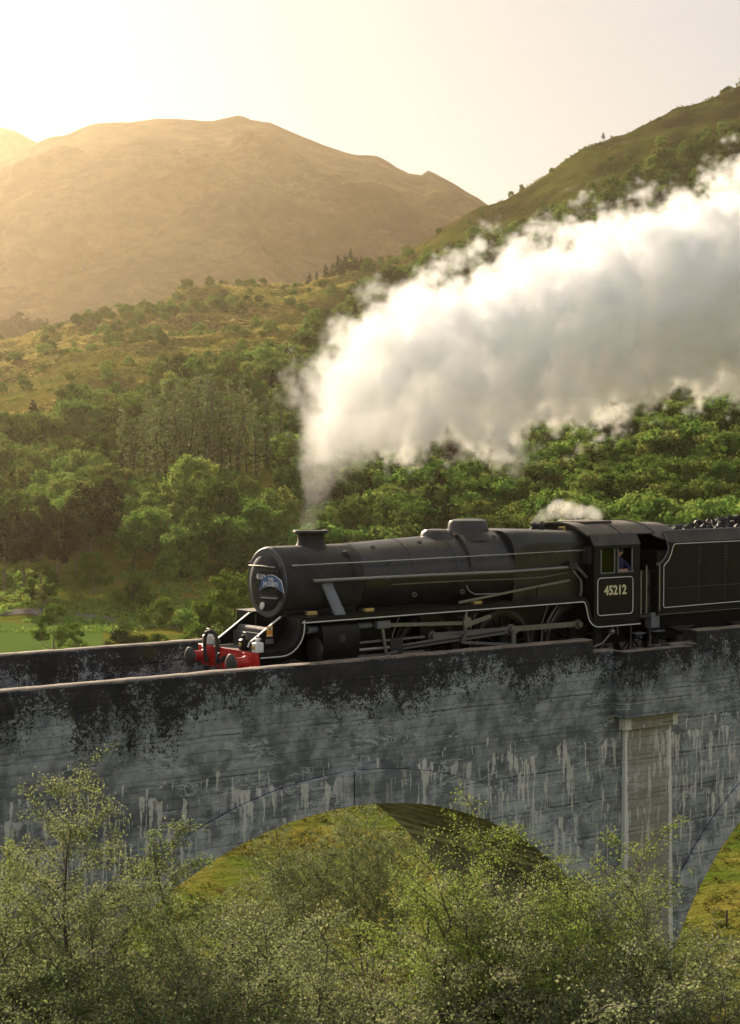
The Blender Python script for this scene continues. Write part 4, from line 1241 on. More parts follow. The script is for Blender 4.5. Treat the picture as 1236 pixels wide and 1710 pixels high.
# ---- driver at the cab window
def skin_material(name, colour, rough=.6):
    return paint(name, colour, rough, 0, .15, 12)
M['skin'] = skin_material('skin', (.48, .27, .19))
M['overall'] = skin_material('navy_overall', (.018, .024, .075), .8)
M['hair'] = skin_material('dark_hair', (.03, .022, .017), .7)
def figure():
    base = Vector((11.22, -1.02, 1.452))
    J = dict(pel=(0, .10, .92), waist=(0, .06, 1.10), chest=(-.02, -.02, 1.34), neck=(-.03, -.05, 1.50), nk2=(-.04, -.07, 1.56),
             hipL=(-.09, .10, .88), kneeL=(-.10, .06, .48), ankL=(-.10, .10, .08), toeL=(-.22, .09, .04),
             hipR=(.09, .10, .88), kneeR=(.10, .06, .48), ankR=(.10, .10, .08), toeR=(-.02, .09, .04),
             shL=(-.20, -.02, 1.42), elL=(-.28, -.20, 1.24), wrL=(-.12, -.27, 1.205), shR=(.17, .0, 1.42), elR=(.25, -.18, 1.22), wrR=(.04, -.27, 1.205))
    rad = dict(pel=.15, waist=.14, chest=.16, neck=.075, nk2=.055, hipL=.10, kneeL=.075, ankL=.05, toeL=.04, hipR=.10, kneeR=.075, ankR=.05, toeR=.04, shL=.075, elL=.055, wrL=.036, shR=.075, elR=.055, wrR=.036)
    E = [('pel', 'waist'), ('waist', 'chest'), ('chest', 'neck'), ('neck', 'nk2'), ('pel', 'hipL'), ('hipL', 'kneeL'), ('kneeL', 'ankL'), ('ankL', 'toeL'), ('pel', 'hipR'), ('hipR', 'kneeR'), ('kneeR', 'ankR'), ('ankR', 'toeR'), ('chest', 'shL'), ('shL', 'elL'), ('elL', 'wrL'), ('chest', 'shR'), ('shR', 'elR'), ('elR', 'wrR')]
    K = list(J); idx = {k: i for i, k in enumerate(K)}
    me = bpy.data.meshes.new('body')
    me.from_pydata([J[k] for k in K], [(idx[a], idx[b]) for a, b in E], [])
    root = empty('person', base)
    tag(root, 'person in dark blue overalls leaning at the open cab window', 'person')
    o = link('body', me, root)
    bpy.context.view_layer.objects.active = o
    m = o.modifiers.new('skin', 'SKIN'); m.use_smooth_shade = True
    for k in K:
        d = me.skin_vertices[0].data[idx[k]]; d.radius = (rad[k], rad[k]); d.use_root = (k == 'pel')
    s = o.modifiers.new('sub', 'SUBSURF'); s.levels = 2; s.render_levels = 2
    me.materials.append(M['overall'])
    # head: looking forward along the train and out
    hd = MB()
    c = Vector((-.06, -.10, 1.675)); n = 20
    rings = []
    for k in range(13):
        v = math.pi * k / 12; z = -math.cos(v) * .125; r = math.sin(v)
        ring = []
        for j in range(n):
            a = 2 * math.pi * j / n
            x = math.cos(a) * r * .098; y = math.sin(a) * r * .076
            if x < 0: x *= (1.0 + (.10 if -.08 < z < -.02 else 0))
            if z < -.04: x = x * .85 - .008; y *= .84
            if abs(y) < .02 and x < 0 and -.045 < z < .012: x -= .022
            ring.append(c + Vector((x, y, z)))
        rings.append(ring)
    hd.loft(rings)
    for sy in (-1, 1): hd.lathe([(.001, -.008), (.028, -.006), (.028, .006), (.001, .008)], c + Vector((.01, sy * .078, -.01)), (0, 1, 0), 10)
    head = hd.build('head', M['skin'], root, 80)
    for sy in (-1, 1):
        MB().ball(c + Vector((-.088, sy * .03, .008)), .012, 8, 6).build('eye', M['hair'], head)
    MB().box(c + Vector((-.1, -.024, -.062)), c + Vector((-.082, .024, -.054))).build('mouth', M['red'], head)
    hr_ = MB(); rings = []
    for k in range(8):
        v = math.pi * (.45 + .55 * k / 7); z = -math.cos(v) * .138; r = math.sin(v)
        rings.append([c + Vector((math.cos(2 * math.pi * j / n) * r * .108 + .014, math.sin(2 * math.pi * j / n) * r * .088, z + .012)) for j in range(n)])
    hr_.loft(rings); hr_.build('hair', M['hair'], root, 80)
    hand_root = [('wrL', (-.12, -.27, 1.205), -1), ('wrR', (.04, -.27, 1.205), -1)]
    for nm, w, dx in hand_root:
        w = Vector(w)
        hb_ = MB()
        hb_.loft([[w + Vector((dx * a, b * .016, cc * .03)) for b, cc in ((-1, -1), (1, -1), (1, 1), (-1, 1))] for a in (-.01, .03, .085)])
        for i, (ln, off) in enumerate(((.068, .026), (.078, .009), (.072, -.009), (.056, -.026))):
            p0 = w + Vector((dx * .08, 0, off)); hb_.tube([p0, p0 + Vector((dx * ln * .5, -.004, -.006)), p0 + Vector((dx * ln * .85, -.012, -.026)), p0 + Vector((dx * ln * .9, -.014, -.042))], [.009, .0088, .008, .006], 7)
        p0 = w + Vector((dx * .025, -.012, .026)); hb_.tube([p0, p0 + Vector((dx * .03, -.018, .016)), p0 + Vector((dx * .058, -.02, .014))], [.011, .010, .007], 7)
        hb_.build('hand', M['skin'], root, 60)
figure()
# ------------------------------------------------------------------ foliage
def leaf_material(name, stops, trans=.35, gloss=.0, var=.35):
    """stops: colours from one end of the tint to the other; each tree is shifted a little on its own"""
    t = NT(name)
    a = t.n('Attribute', attribute_name='tint').outputs['Fac']
    r = t.n('ObjectInfo').outputs['Random']
    cr = t.n('ValToRGB', {0: t.math('ADD', t.math('MULTIPLY', a, .55), t.math('MULTIPLY', r, .45))})
    el = cr.color_ramp.elements
    while len(el) < len(stops): el.new(.5)
    for i, c in enumerate(stops):
        el[i].position = i / (len(stops) - 1); el[i].color = (*c, 1)
    v = t.math('ADD', 1 - var, t.math('MULTIPLY', t.n('TexWhiteNoise', {'W': t.math('MULTIPLY', r, 57.0)}, noise_dimensions='1D').outputs[0], 2 * var))
    c = t.n('VectorMath', {0: cr.outputs[0], 'Scale': v}, operation='SCALE').outputs[0]
    d = t.n('BsdfDiffuse', {'Color': c})
    tr = t.n('BsdfTranslucent', {'Color': t.mix(.15, c, (.17, .20, .03))})
    m = t.n('MixShader', {0: trans, 1: d, 2: tr}).outputs[0]
    if gloss:
        g = t.n('BsdfGlossy', {'Roughness': .42, 'Color': (.9, .92, .9, 1)})
        m = t.n('MixShader', {0: gloss, 1: m, 2: g}).outputs[0]
    t.t.links.new(m, t.out.inputs['Surface'])
    return t.m

M['leaf_wood'] = leaf_material('leaf_wood', [(.034, .075, .02), (.068, .145, .03), (.12, .215, .042), (.19, .245, .058), (.21, .19, .065)], .4, 0, .5)
M['leaf_green'] = leaf_material('leaf_green', [(.05, .10, .014), (.09, .16, .022), (.13, .20, .035)], .4, 0, .2)
M['leaf_dark'] = leaf_material('leaf_dark', [(.016, .028, .012), (.03, .045, .016), (.045, .055, .02)], .2, 0, .35)
M['leaf_poplar'] = leaf_material('leaf_poplar', [(.06, .105, .03), (.13, .18, .05), (.25, .285, .11)], .4, .05, .25)
M['leaf_birch'] = leaf_material('leaf_birch', [(.075, .115, .045), (.145, .19, .075), (.215, .255, .115), (.31, .33, .175), (.35, .32, .18)], .45, 0, .15)
M['leaf_birch2'] = leaf_material('leaf_birch_green', [(.095, .155, .034), (.175, .24, .057), (.26, .315, .085), (.34, .355, .145)], .48, 0, .12)
M['bark'] = paint('bark', (.055, .045, .036), .9, 0, .4, 6)
M['bark_birch'] = paint('birch_bark', (.10, .075, .06), .85, 0, .55, 5)
M['bark_pale'] = paint('pale_bark', (.16, .14, .12), .85, 0, .4, 5)


def quads(P, Nn, size, rng, aspect=.75, tint=None):
    """leaf-sized rhombs at P facing Nn"""
    n = len(P)
    Nn = Nn / (np.linalg.norm(Nn, axis=1, keepdims=True) + 1e-9)
    a = rng.normal(size=(n, 3))
    u = np.cross(Nn, a); u /= (np.linalg.norm(u, axis=1, keepdims=True) + 1e-9)
    v = np.cross(Nn, u)
    s = (np.asarray(size) * np.ones(n))[:, None] * .5
    V = np.stack([P - u * s, P - v * s * aspect, P + u * s, P + v * s * aspect], 1).reshape(-1, 3)
    F = np.arange(4 * n).reshape(n, 4)
    return V, F


def rand_dir(n, rng):
    d = rng.normal(size=(n, 3))
    return d / np.linalg.norm(d, axis=1, keepdims=True)


def tubes_mesh(name, paths, mat):
    """paths: list of (pts (k,3), radii (k,), sides)"""
    V = []; F = []; off = 0
    for pts, rad, sd in paths:
        pts = np.asarray(pts, float); k = len(pts)
        d = np.gradient(pts, axis=0); d /= (np.linalg.norm(d, axis=1, keepdims=True) + 1e-9)
        ref = np.array([.31, .87, .38]); u = np.cross(d, ref); u /= (np.linalg.norm(u, axis=1, keepdims=True) + 1e-9); w = np.cross(d, u)
        a = np.arange(sd) * 2 * math.pi / sd
        ring = pts[:, None] + np.asarray(rad)[:, None, None] * (u[:, None] * np.cos(a)[None, :, None] + w[:, None] * np.sin(a)[None, :, None])
        V.append(ring.reshape(-1, 3))
        i, j = np.meshgrid(np.arange(k - 1), np.arange(sd), indexing='ij'); j2 = (j + 1) % sd
        F.append((np.stack([i * sd + j, i * sd + j2, (i + 1) * sd + j2, (i + 1) * sd + j], -1).reshape(-1, 4)) + off)
        off += k * sd
    return np_mesh(name, np.vstack(V), np.vstack(F), mat, True)


def prof_r(kind, t):
    if kind == 'round': return np.sqrt(np.clip(1 - (2 * t - 1) ** 2, 0, 1)) * (1 - .15 * t)
    if kind == 'tall': return np.clip(np.sin(np.pi * np.clip(t, 0, 1) ** .75), 0, 1) ** .7
    if kind == 'cone': return np.clip(1 - t, 0, 1) ** .8 * np.clip(t * 8, 0, 1) + .03
    if kind == 'column': return np.clip(np.sin(np.pi * np.clip(t * .93 + .05, 0, 1)), 0, 1) ** .45
    if kind == 'dome': return np.sqrt(np.clip(1 - t ** 2, 0, 1)) * .98 + .02
    return 1 - t


def make_crown(name, seed, H, W, base, nc, lpc, leaf, kind, mat, rcf=.20, skew=.15):
    rng = np.random.default_rng(seed)
    t = rng.random(nc * 3)
    r = prof_r(kind, t)
    keep = rng.random(nc * 3) < (r + .12) / 1.1
    t = t[keep][:nc]; r = r[keep][:nc]; n = len(t)
    a = rng.random(n) * 2 * math.pi
    lob = 1 + .22 * np.sin(a * 2 + seed) + .14 * np.sin(a * 3 + 2 * seed)
    rr = (r * W / 2) * np.sqrt(rng.random(n)) ** .55 * lob
    C = np.stack([rr * np.cos(a) + skew * W * (t - .5) * math.cos(seed), rr * np.sin(a) + skew * W * (t - .5) * math.sin(seed), base + (H - base) * (t * .93)], -1)
    rc = W * rcf * (.55 + .7 * rng.random(n)) * (.65 + .35 * np.clip(r, 0, 1))
    if kind == 'cone': rc *= .8
    idx = np.repeat(np.arange(n), lpc)
    d = rand_dir(len(idx), rng); d[:, 2] = d[:, 2] * .8 + .28
    P = C[idx] + d * (rc[idx] * (.55 + .5 * rng.random(len(idx))))[:, None]
    P[:, 2] = np.maximum(P[:, 2], base * .6)
    nn = d + .4 * rng.normal(size=d.shape)
    sz = leaf * (.6 + .8 * rng.random(len(idx)))
    if True:                     # inner sprays that close the heart of each clump
        i2 = np.repeat(np.arange(n), 9)
        d2 = rand_dir(len(i2), rng)
        P = np.vstack([P, C[i2] + d2 * (rc[i2] * .32)[:, None]]); nn = np.vstack([nn, d2])
        sz = np.concatenate([sz, rc[i2] * (.85 if kind != 'column' else .6)]); idx = np.concatenate([idx, i2])
    V, F = quads(P, nn, sz, rng, .8)
    tint = np.clip(rng.random(n)[idx] * .75 + rng.random(len(idx)) * .25, 0, 1)
    return np_mesh(name, V, F, mat, False, tint), C


def make_trunk(name, seed, H, base, W, C, mat, r0, limbs=9):
    rng = np.random.default_rng(seed + 99)
    top = H * .88
    k = 7
    ts = np.linspace(0, 1, k)
    px = np.cumsum(rng.normal(size=k) * .02 * H) * ts; py = np.cumsum(rng.normal(size=k) * .02 * H) * ts
    pts = np.stack([px, py, ts * top - .5], -1)
    paths = [(pts, r0 * (1 - .9 * ts) + .02, 7)]
    sel = rng.choice(len(C), min(limbs, len(C)), replace=False)
    for i in sel:
        f = np.clip((C[i, 2] - H * .22) / top, .12, .8)
        st = np.array([np.interp(f, ts, pts[:, 0]), np.interp(f, ts, pts[:, 1]), np.interp(f, ts, pts[:, 2])])
        mid = st * .45 + C[i] * .55 + np.array([0, 0, -.06 * H])
        paths.append((np.stack([st, mid, C[i]]), np.array([.42, .25, .08]) * r0, 5))
    return tubes_mesh(name, paths, mat)

PROTO = {}
def proto(key, seed, H, W, base, nc, lpc, leaf, kind, mat, bark='bark', r0=.16, rcf=.20, limbs=9, skew=.15):
    cm_, C = make_crown(key + '_crown', seed, H, W, base, nc, lpc, leaf, kind, M[mat], rcf, skew)
    tm = make_trunk(key + '_trunk', seed, H, base, W, C, M[bark], r0, limbs)
    PROTO[key] = (cm_, tm, H, W)

proto('b0', 1, 10, 8.5, 2.0, 46, 62, .46, 'round', 'leaf_wood')
proto('b1', 2, 12, 8.0, 2.5, 50, 62, .46, 'tall', 'leaf_wood')
proto('b2', 3, 9, 9.5, 1.5, 50, 60, .46, 'round', 'leaf_wood')
proto('b3', 4, 11, 7.0, 2.0, 44, 62, .44, 'tall', 'leaf_wood', rcf=.24)
proto('b4', 5, 8, 7.5, 1.0, 40, 62, .42, 'dome', 'leaf_wood')
proto('b5', 6, 13, 10, 3.0, 60, 60, .48, 'round', 'leaf_wood', rcf=.17)
proto('d0', 11, 15, 8.5, 5.0, 52, 60, .46, 'round', 'leaf_dark', 'bark_pale', .24, limbs=12)
proto('d1', 12, 16, 8.0, 5.5, 52, 60, .46, 'tall', 'leaf_dark', 'bark_pale', .24, limbs=12)
proto('c0', 21, 14, 6.0, 1.2, 90, 32, .42, 'cone', 'leaf_dark', rcf=.15)
proto('c1', 22, 12, 5.5, 1.5, 80, 32, .42, 'cone', 'leaf_dark', rcf=.16)
proto('p0', 31, 24, 3.6, 1.5, 110, 26, .30, 'column', 'leaf_poplar', 'bark', .2, .17, 26, .05)
proto('p1', 32, 22, 3.2, 2.0, 100, 26, .30, 'column', 'leaf_poplar', 'bark', .2, .17, 24, .08)
proto('p2', 33, 26, 4.0, 2.5, 115, 26, .30, 'column', 'leaf_poplar', 'bark', .2, .16, 26, .05)
proto('s0', 41, 4.0, 5.5, .2, 30, 60, .30, 'dome', 'leaf_green')
proto('s1', 42, 3.2, 4.0, .2, 26, 60, .28, 'dome', 'leaf_wood')
proto('g0', 43, 10, 10.5, .8, 80, 80, .34, 'dome', 'leaf_green', rcf=.14, limbs=16)
proto('g1', 44, 7, 6, 1.0, 40, 55, .26, 'round', 'leaf_green', 'bark_pale', .1, .16, 16)
proto('k0', 45, 5, 6.5, .3, 40, 60, .28, 'dome', 'leaf_dark')


def place_tree(name, key, u, s, label, cat, group, h=None, rz=None, dz=0.0, wid=1.0):
    x, y = ground_xy(u, s)
    cm_, tm, H, W = PROTO[key]
    k = 1.0 if h is None else h / H
    o = empty(name, (x, y, hg(x, y) - .15 + dz), random.random() * 6.28 if rz is None else rz)
    o.scale = (k * wid, k * wid, k)
    tag(o, label, cat, group)
    link('trunk', tm, o); link('crown', cm_, o)
    return o

random.seed(11)
ORD = ['leftmost', 'second from the left', 'third from the left', 'fourth from the left', 'fifth from the left', 'sixth from the left', 'seventh from the left', 'eighth from the left', 'ninth from the left', 'tenth from the left', 'eleventh from the left', 'eleventh from the right', 'tenth from the right', 'ninth from the right', 'eighth from the right', 'seventh from the right', 'sixth from the right', 'fifth from the right', 'fourth from the right', 'third from the right', 'second from the right', 'rightmost']
# ---- trees and bushes one can name
place_tree('broadleaf_tree', 'g0', 392, 272, 'bright green leafy tree spreading just ahead of the smokebox', 'tree', None, 11.5, 1.0)
place_tree('open_shrub', 'g1', 88, 262, 'open-branched small tree on the green field at left', 'tree', None, 7.2, .3)
place_tree('open_shrub', 'g1', 122, 250, 'leafy shrub leaning beside the open-branched tree on the field', 'shrub', None, 5.6, 2.2)
place_tree('round_bush', 'k0', 207, 250, 'dark rounded bush behind the far parapet beside the field', 'bush', None, 4.6, .3, 0, 1.15)
place_tree('small_tree', 'g1', 155, 330, 'small tree with pale yellowish leaves in front of the dark trees', 'tree', None, 8.5, 2.9)
place_tree('small_tree', 'g1', 70, 322, 'pale crooked small tree at the foot of the leftmost dark trees', 'tree', None, 8.0, 4.4)
place_tree('round_bush', 's0', 268, 300, 'green round bush by the gravel track, midway to the locomotive', 'bush', None, 4.6)
place_tree('round_bush', 's0', 222, 322, 'green bush above the gravel track under the dark wood', 'bush', None, 5.5)
place_tree('round_bush', 's1', 308, 292, 'low olive bush between the track and the bright tree', 'bush', None, 3.6)
place_tree('round_bush', 's0', 330, 268, 'low pale green bush behind the parapet ahead of the buffers', 'bush', None, 3.2)
place_tree('round_bush', 's0', 265, 262, 'sprawling pale bush right behind the far parapet', 'bush', None, 2.6, 0, 0, 1.5)
for i, (u, s, h, k) in enumerate([(6, 338, 15, 'd1'), (38, 344, 16, 'd0'), (68, 352, 15.5, 'd1'), (96, 340, 16, 'd0'), (126, 350, 15, 'd1'), (150, 362, 15.5, 'd0'), (176, 372, 14, 'd1')]):
    place_tree('dark_tree', k, u, s, 'tall dark tree with bare pale trunk at the wood foot, ' + ORD[i], 'tree', 'dark trees at the foot of the wood', h)
for i, (u, s, h, k) in enumerate(sorted([(222, 352, 11.5, 'b3'), (258, 362, 10, 'b0'), (300, 345, 10, 'b4'), (335, 352, 13, 'b1'), (362, 366, 14, 'b5'), (395, 345, 12, 'b2'), (428, 352, 13, 'b5'), (460, 362, 14, 'b1'), (318, 385, 15, 'b5')])):
    place_tree('broadleaf_tree', k, u, s, 'dark green shaded tree left of the smokebox, ' + ORD[i], 'tree', 'shaded trees left of the smokebox', h)
pop = [(205, 425, 21, 'p1'), (222, 418, 19, 'p0'), (243, 430, 22, 'p2'), (262, 420, 21, 'p1'), (276, 436, 25, 'p0'), (290, 424, 24, 'p2'), (304, 432, 26, 'p0'), (318, 422, 25, 'p1'), (332, 436, 27, 'p2'), (344, 425, 25, 'p0'), (356, 434, 26, 'p1'), (370, 424, 25, 'p2'), (384, 436, 25, 'p0'), (398, 426, 23, 'p1'), (412, 440, 23, 'p2'), (428, 430, 21, 'p0'), (446, 444, 21, 'p1'), (464, 452, 22, 'p2'), (250, 448, 22, 'p0'), (300, 452, 24, 'p1'), (350, 455, 25, 'p2'), (405, 458, 22, 'p0')]
for i, (u, s, h, k) in enumerate(sorted(pop)):
    place_tree('poplar_tree', k, u, s, 'tall slender tree in the pale upright stand, ' + ORD[i], 'tree', 'stand of tall slender trees', h)
# conifers on the skyline
for i, (u, s, h) in enumerate(sorted([(586, 955, 14), (577, 950, 11), (566, 948, 12), (595, 958, 10), (556, 945, 9), (545, 945, 10), (530, 940, 8), (517, 940, 9), (604, 965, 9), (572, 930, 9)])):
    place_tree('conifer', 'c0' if i % 2 else 'c1', u, s, 'dark conifer of the small skyline group, ' + ORD[i], 'tree', 'conifers on the skyline', h)
for i, (u, s, h, k, lb) in enumerate([(852, 1050, 3.5, 's1', 'lone little tree on the skyline at the foot of the right hill'), (870, 1052, 4, 'b4', 'small round tree on the skyline next to the lone little tree'),
                                     (1005, 1080, 5, 'c1', 'small spiky tree high on the right-hand ridge'), (920, 1062, 3, 's1', 'bush on the right-hand ridge below the spiky tree')]):
    place_tree('ridge_tree', k, u, s, lb, 'tree', None, h, None, 1.0)

# hazy knoll with conifers at the far left
mountain('hill', 'hazy wooded knoll in front of the mountain at the left edge', [(-700, 700), (-400, 600), (-200, 548), (-60, 545), (20, 558), (80, 572), (150, 590), (210, 640), (300, 720)], 1150, 1380, 500, base=-10, seed=71, nu=60, nv=20)
random.seed(4)
for i in range(34):
    u = -130 + 280 * (i / 33) + random.uniform(-6, 6)
    s = random.uniform(1340, 1385)
    yy = np.interp(u, [-200, -60, 20, 80, 150], [548, 545, 558, 572, 590])
    x, y = ground_xy(u, s)
    t_ = (u - 618) / FPX * (s * .55 + 1380 * .45); 
    cm_, tm, H, W = PROTO['c0' if i % 2 else 'd1']
    h = random.uniform(17, 26) if u < 100 else random.uniform(15, 22)
    o = empty('conifer', (x, y, zc(1380, yy) - 9), random.random() * 6)
    o.scale = (h / H * 1.15,) * 2 + (h / H,)
    tag(o, 'hazy conifer on the far wooded knoll at the left', 'tree', 'conifers on the hazy knoll')
    link('trunk', tm, o); link('crown', cm_, o)

# ---- the wood on the hillside
rng = np.random.default_rng(8)
cand = []
NS = 15600
S = np.sqrt(rng.uniform(322 ** 2, 1150 ** 2, NS)); U = rng.uniform(-150, 1420, NS)
X, Y = CAM[0] + FH[0] * S + RH[0] * (U - 618) / FPX * S, CAM[1] + FH[1] * S + RH[1] * (U - 618) / FPX * S
n1 = fbm(X / 70, Y / 70, 3, 31) + .5; n2 = fbm(X / 30, Y / 30, 3, 41) + .5
crest = np.interp(U, [-150, 0, 150, 300, 480, 610, 810, 1000, 1240, 1420], [800, 830, 850, 950, 980, 1000, 1040, 1080, 1180, 1200])
dense_to = np.interp(U, [-150, 0, 200, 350, 450, 520, 600, 700, 810, 1000, 1240], [480, 495, 545, 575, 610, 690, 820, 900, 930, 930, 1010])
p = np.where(S < dense_to, .98, np.where(S < crest - 20, .05 + .6 * np.clip((n1 - .55) * 6, 0, 1), np.where(U > 600, .012, .05)))
p = np.where((U > 640) & (S > dense_to), p * .35, p)
p = np.where((U > 460) & (S > dense_to - 140), p * (.25 + .75 * np.clip((n2 - .40) * 7, 0, 1)), p)
p = np.where((U > 185) & (U < 475) & (S > 405) & (S < 462), 0, p)
p = np.where((U < 440) & (S < 368), 0, p)
keep = rng.random(NS) < p
S, U, X, Y, DT = S[keep], U[keep], X[keep], Y[keep], dense_to[keep]
cell = {}
good = []
for i in range(len(S)):
    g = 4.6 if S[i] < 700 else 5.2
    ci = (int(X[i] // 6), int(Y[i] // 6)); ok = True
    for a in (-1, 0, 1):
        for b in (-1, 0, 1):
            for j in cell.get((ci[0] + a, ci[1] + b), ()):
                if (X[i] - X[j]) ** 2 + (Y[i] - Y[j]) ** 2 < g * g: ok = False
    if ok:
        cell.setdefault(ci, []).append(i); good.append(i)
Zg = hgt(X, Y)
KEYS = ['b0', 'b1', 'b2', 'b3', 'b4', 'b5', 'c1', 's1']
def kind_for(i):
    q = rng.random()
    if S[i] > DT[i]: return ['b4', 's1', 's1', 'b0', 'b2'][int(q * 5)], rng.uniform(2.5, 6.0)
    if 185 < U[i] < 475 and S[i] < 462: return ['b0', 'b2', 'b4'][int(rng.random() * 3)], rng.uniform(6, 9)
    if q < .10 and U[i] < 900: return 'c1', rng.uniform(9, 13)
    if U[i] > 470 and S[i] < 470: return ['b0', 'b2', 'b4', 's1', 'b2', 'b5'][int(rng.random() * 6)], rng.uniform(6, 10.5)
    return ['b0', 'b1', 'b2', 'b3', 'b4', 'b5'][int(rng.random() * 6)], rng.uniform(5.5, 11) + 4.0 * rng.random() ** 4
items = []
for i in good:
    k, h = kind_for(i)
    items.append((S[i], U[i], X[i], Y[i], Zg[i], k, h))
items.sort(key=lambda q: q[0] - q[6] * 4)
def in_view(it):
    s, u, z, h = it[0], it[1], it[4], it[6]
    if not -20 < u < 1256: return False
    top = 747 - (z + h - CAM[2]) / s * FPX
    lim = 1090 if u < 330 else np.interp(u, [330, 420, 480, 560, 750, 960, 1236], [1060, 930, 905, 900, 880, 872, 865])
    # hidden behind the steam
    lo = np.interp(u, [500, 620, 760, 900, 1236], [830, 700, 640, 610, 560]); hi = np.interp(u, [500, 620, 760, 900, 1236], [680, 560, 480, 420, 300])
    return top < lim - 8 and not (u > 520 and hi < top < lo)
near = [it for it in items if in_view(it)][:285]
nid = set(id(i) for i in near)
rest = [it for it in items if id(it) not in nid]
def zone(it):
    s, u = it[0], it[1]
    if u < 200: return 'in the golden-lit wood at the left'
    if u < 470: return 'on the wooded slope around the tall slender trees'
    if u < 700: return 'on the green slope above the smokebox and boiler'
    if u < 960: return 'on the green slope above the dome and firebox'
    return 'on the green slope above the cab and tender'
KN = {'b0': 'round-crowned green tree', 'b1': 'upright oval-crowned green tree', 'b2': 'wide low-crowned green tree', 'b3': 'narrow leafy green tree', 'b4': 'bushy dome-shaped green tree', 'b5': 'large spreading green tree', 'c1': 'dark pointed conifer', 's1': 'low leafy bush'}
for it in near:
    s, u, x, y, z, k, h = it
    cm_, tm, H, W = PROTO[k]
    o = empty({'c1': 'conifer', 's1': 'bush'}.get(k, 'broadleaf_tree'), (x, y, z - .2), rng.random() * 6.28)
    o.scale = (h / H * rng.uniform(.9, 1.2), h / H * rng.uniform(.9, 1.2), h / H)
    tag(o, KN[k] + ' ' + zone(it), 'bush' if k == 's1' else 'tree', KN[k].replace('bush', 'bushe') + 's ' + zone(it) if k == 's1' else KN[k] + 's ' + zone(it))
    link('trunk', tm, o); link('crown', cm_, o)


def forest(name, label, its):
    """the rest of the wood as one mass: crowns set on points by geometry nodes"""
    me = bpy.data.meshes.new(name)
    me.from_pydata([(i[2], i[3], i[4] - .2) for i in its], [], [])
    for nm, f in (('scale', lambda i: i[6] / PROTO[i[5]][2]), ('turn', lambda i: (i[2] * 7.3 + i[3] * 3.1) % 6.28), ('kind_index', lambda i: KEYS.index(i[5]))):
        a = me.attributes.new(nm, 'INT' if nm == 'kind_index' else 'FLOAT', 'POINT')
        a.data.foreach_set('value', [f(i) for i in its])
    ob = link(name, me)
    ng = bpy.data.node_groups.new(name, 'GeometryNodeTree')
    ng.interface.new_socket('Geometry', in_out='INPUT', socket_type='NodeSocketGeometry')
    ng.interface.new_socket('Geometry', in_out='OUTPUT', socket_type='NodeSocketGeometry')
    N, K = ng.nodes, ng.links
    gi = N.new('NodeGroupInput'); go = N.new('NodeGroupOutput')
    def att(nm, ty):
        n = N.new('GeometryNodeInputNamedAttribute'); n.data_type = ty; n.inputs['Name'].default_value = nm
        return n.outputs[0]
    jn = N.new('GeometryNodeJoinGeometry')
    for idx, key in enumerate(KEYS):
        src = next((o for o in bpy.data.objects if o.type == 'MESH' and o.data == PROTO[key][0]), None)
        if src is None: continue
        oi = N.new('GeometryNodeObjectInfo'); oi.inputs['Object'].default_value = src; oi.inputs['As Instance'].default_value = True; oi.transform_space = 'ORIGINAL'
        cmp_ = N.new('FunctionNodeCompare'); cmp_.data_type = 'INT'; cmp_.operation = 'EQUAL'
        K.new(att('kind_index', 'INT'), cmp_.inputs[2]); cmp_.inputs[3].default_value = idx
        ip = N.new('GeometryNodeInstanceOnPoints')
        K.new(gi.outputs[0], ip.inputs['Points']); K.new(cmp_.outputs[0], ip.inputs['Selection']); K.new(oi.outputs['Geometry'], ip.inputs['Instance'])
        cb = N.new('ShaderNodeCombineXYZ'); K.new(att('turn', 'FLOAT'), cb.inputs[2])
        K.new(cb.outputs[0], ip.inputs['Rotation']); K.new(att('scale', 'FLOAT'), ip.inputs['Scale'])
        K.new(ip.outputs[0], jn.inputs[0])
    K.new(jn.outputs[0], go.inputs[0])
    ob.modifiers.new('wood', 'NODES').node_group = ng
    me.materials.append(M['leaf_wood'])
    return tag(ob, label, 'woodland', None, 'stuff')

forest('woodland', 'mass of green woodland covering the upper hillside', rest)

# heather and bracken tussocks on the open slope and in the meadow
def tussocks(name, label, u0, u1, s0, s1, n, size, mat, seed, gate=None, b=14):
    rg = np.random.default_rng(seed)
    S_ = np.sqrt(rg.uniform(s0 ** 2, s1 ** 2, n)); U_ = rg.uniform(u0, u1, n)
    x = CAM[0] + FH[0] * S_ + RH[0] * (U_ - 618) / FPX * S_; y = CAM[1] + FH[1] * S_ + RH[1] * (U_ - 618) / FPX * S_
    if gate:
        k = (fbm(x / gate, y / gate, 3, seed) + rg.normal(size=n) * .08) > 0.0
        x, y = x[k], y[k]
    z = hgt(x, y)
    idx = np.repeat(np.arange(len(x)), b)
    d = rand_dir(len(idx), rg); d[:, 2] = np.abs(d[:, 2])
    sz = size * (.5 + rg.random(len(x)))
    P = np.stack([x, y, z], -1)[idx] + d * sz[idx][:, None] * np.array([1.1, 1.1, .7])
    nn = d + .6 * rg.normal(size=d.shape); nn[:, 2] *= .25
    V, F = quads(P, nn, sz[idx] * .75, rg, .55)
    tint = np.clip(rg.random(len(x))[idx] * .7 + .3 * rg.random(len(idx)), 0, 1)
    return tag(link(name, np_mesh(name, V, F, mat, False, tint)), label, None, None, 'stuff')

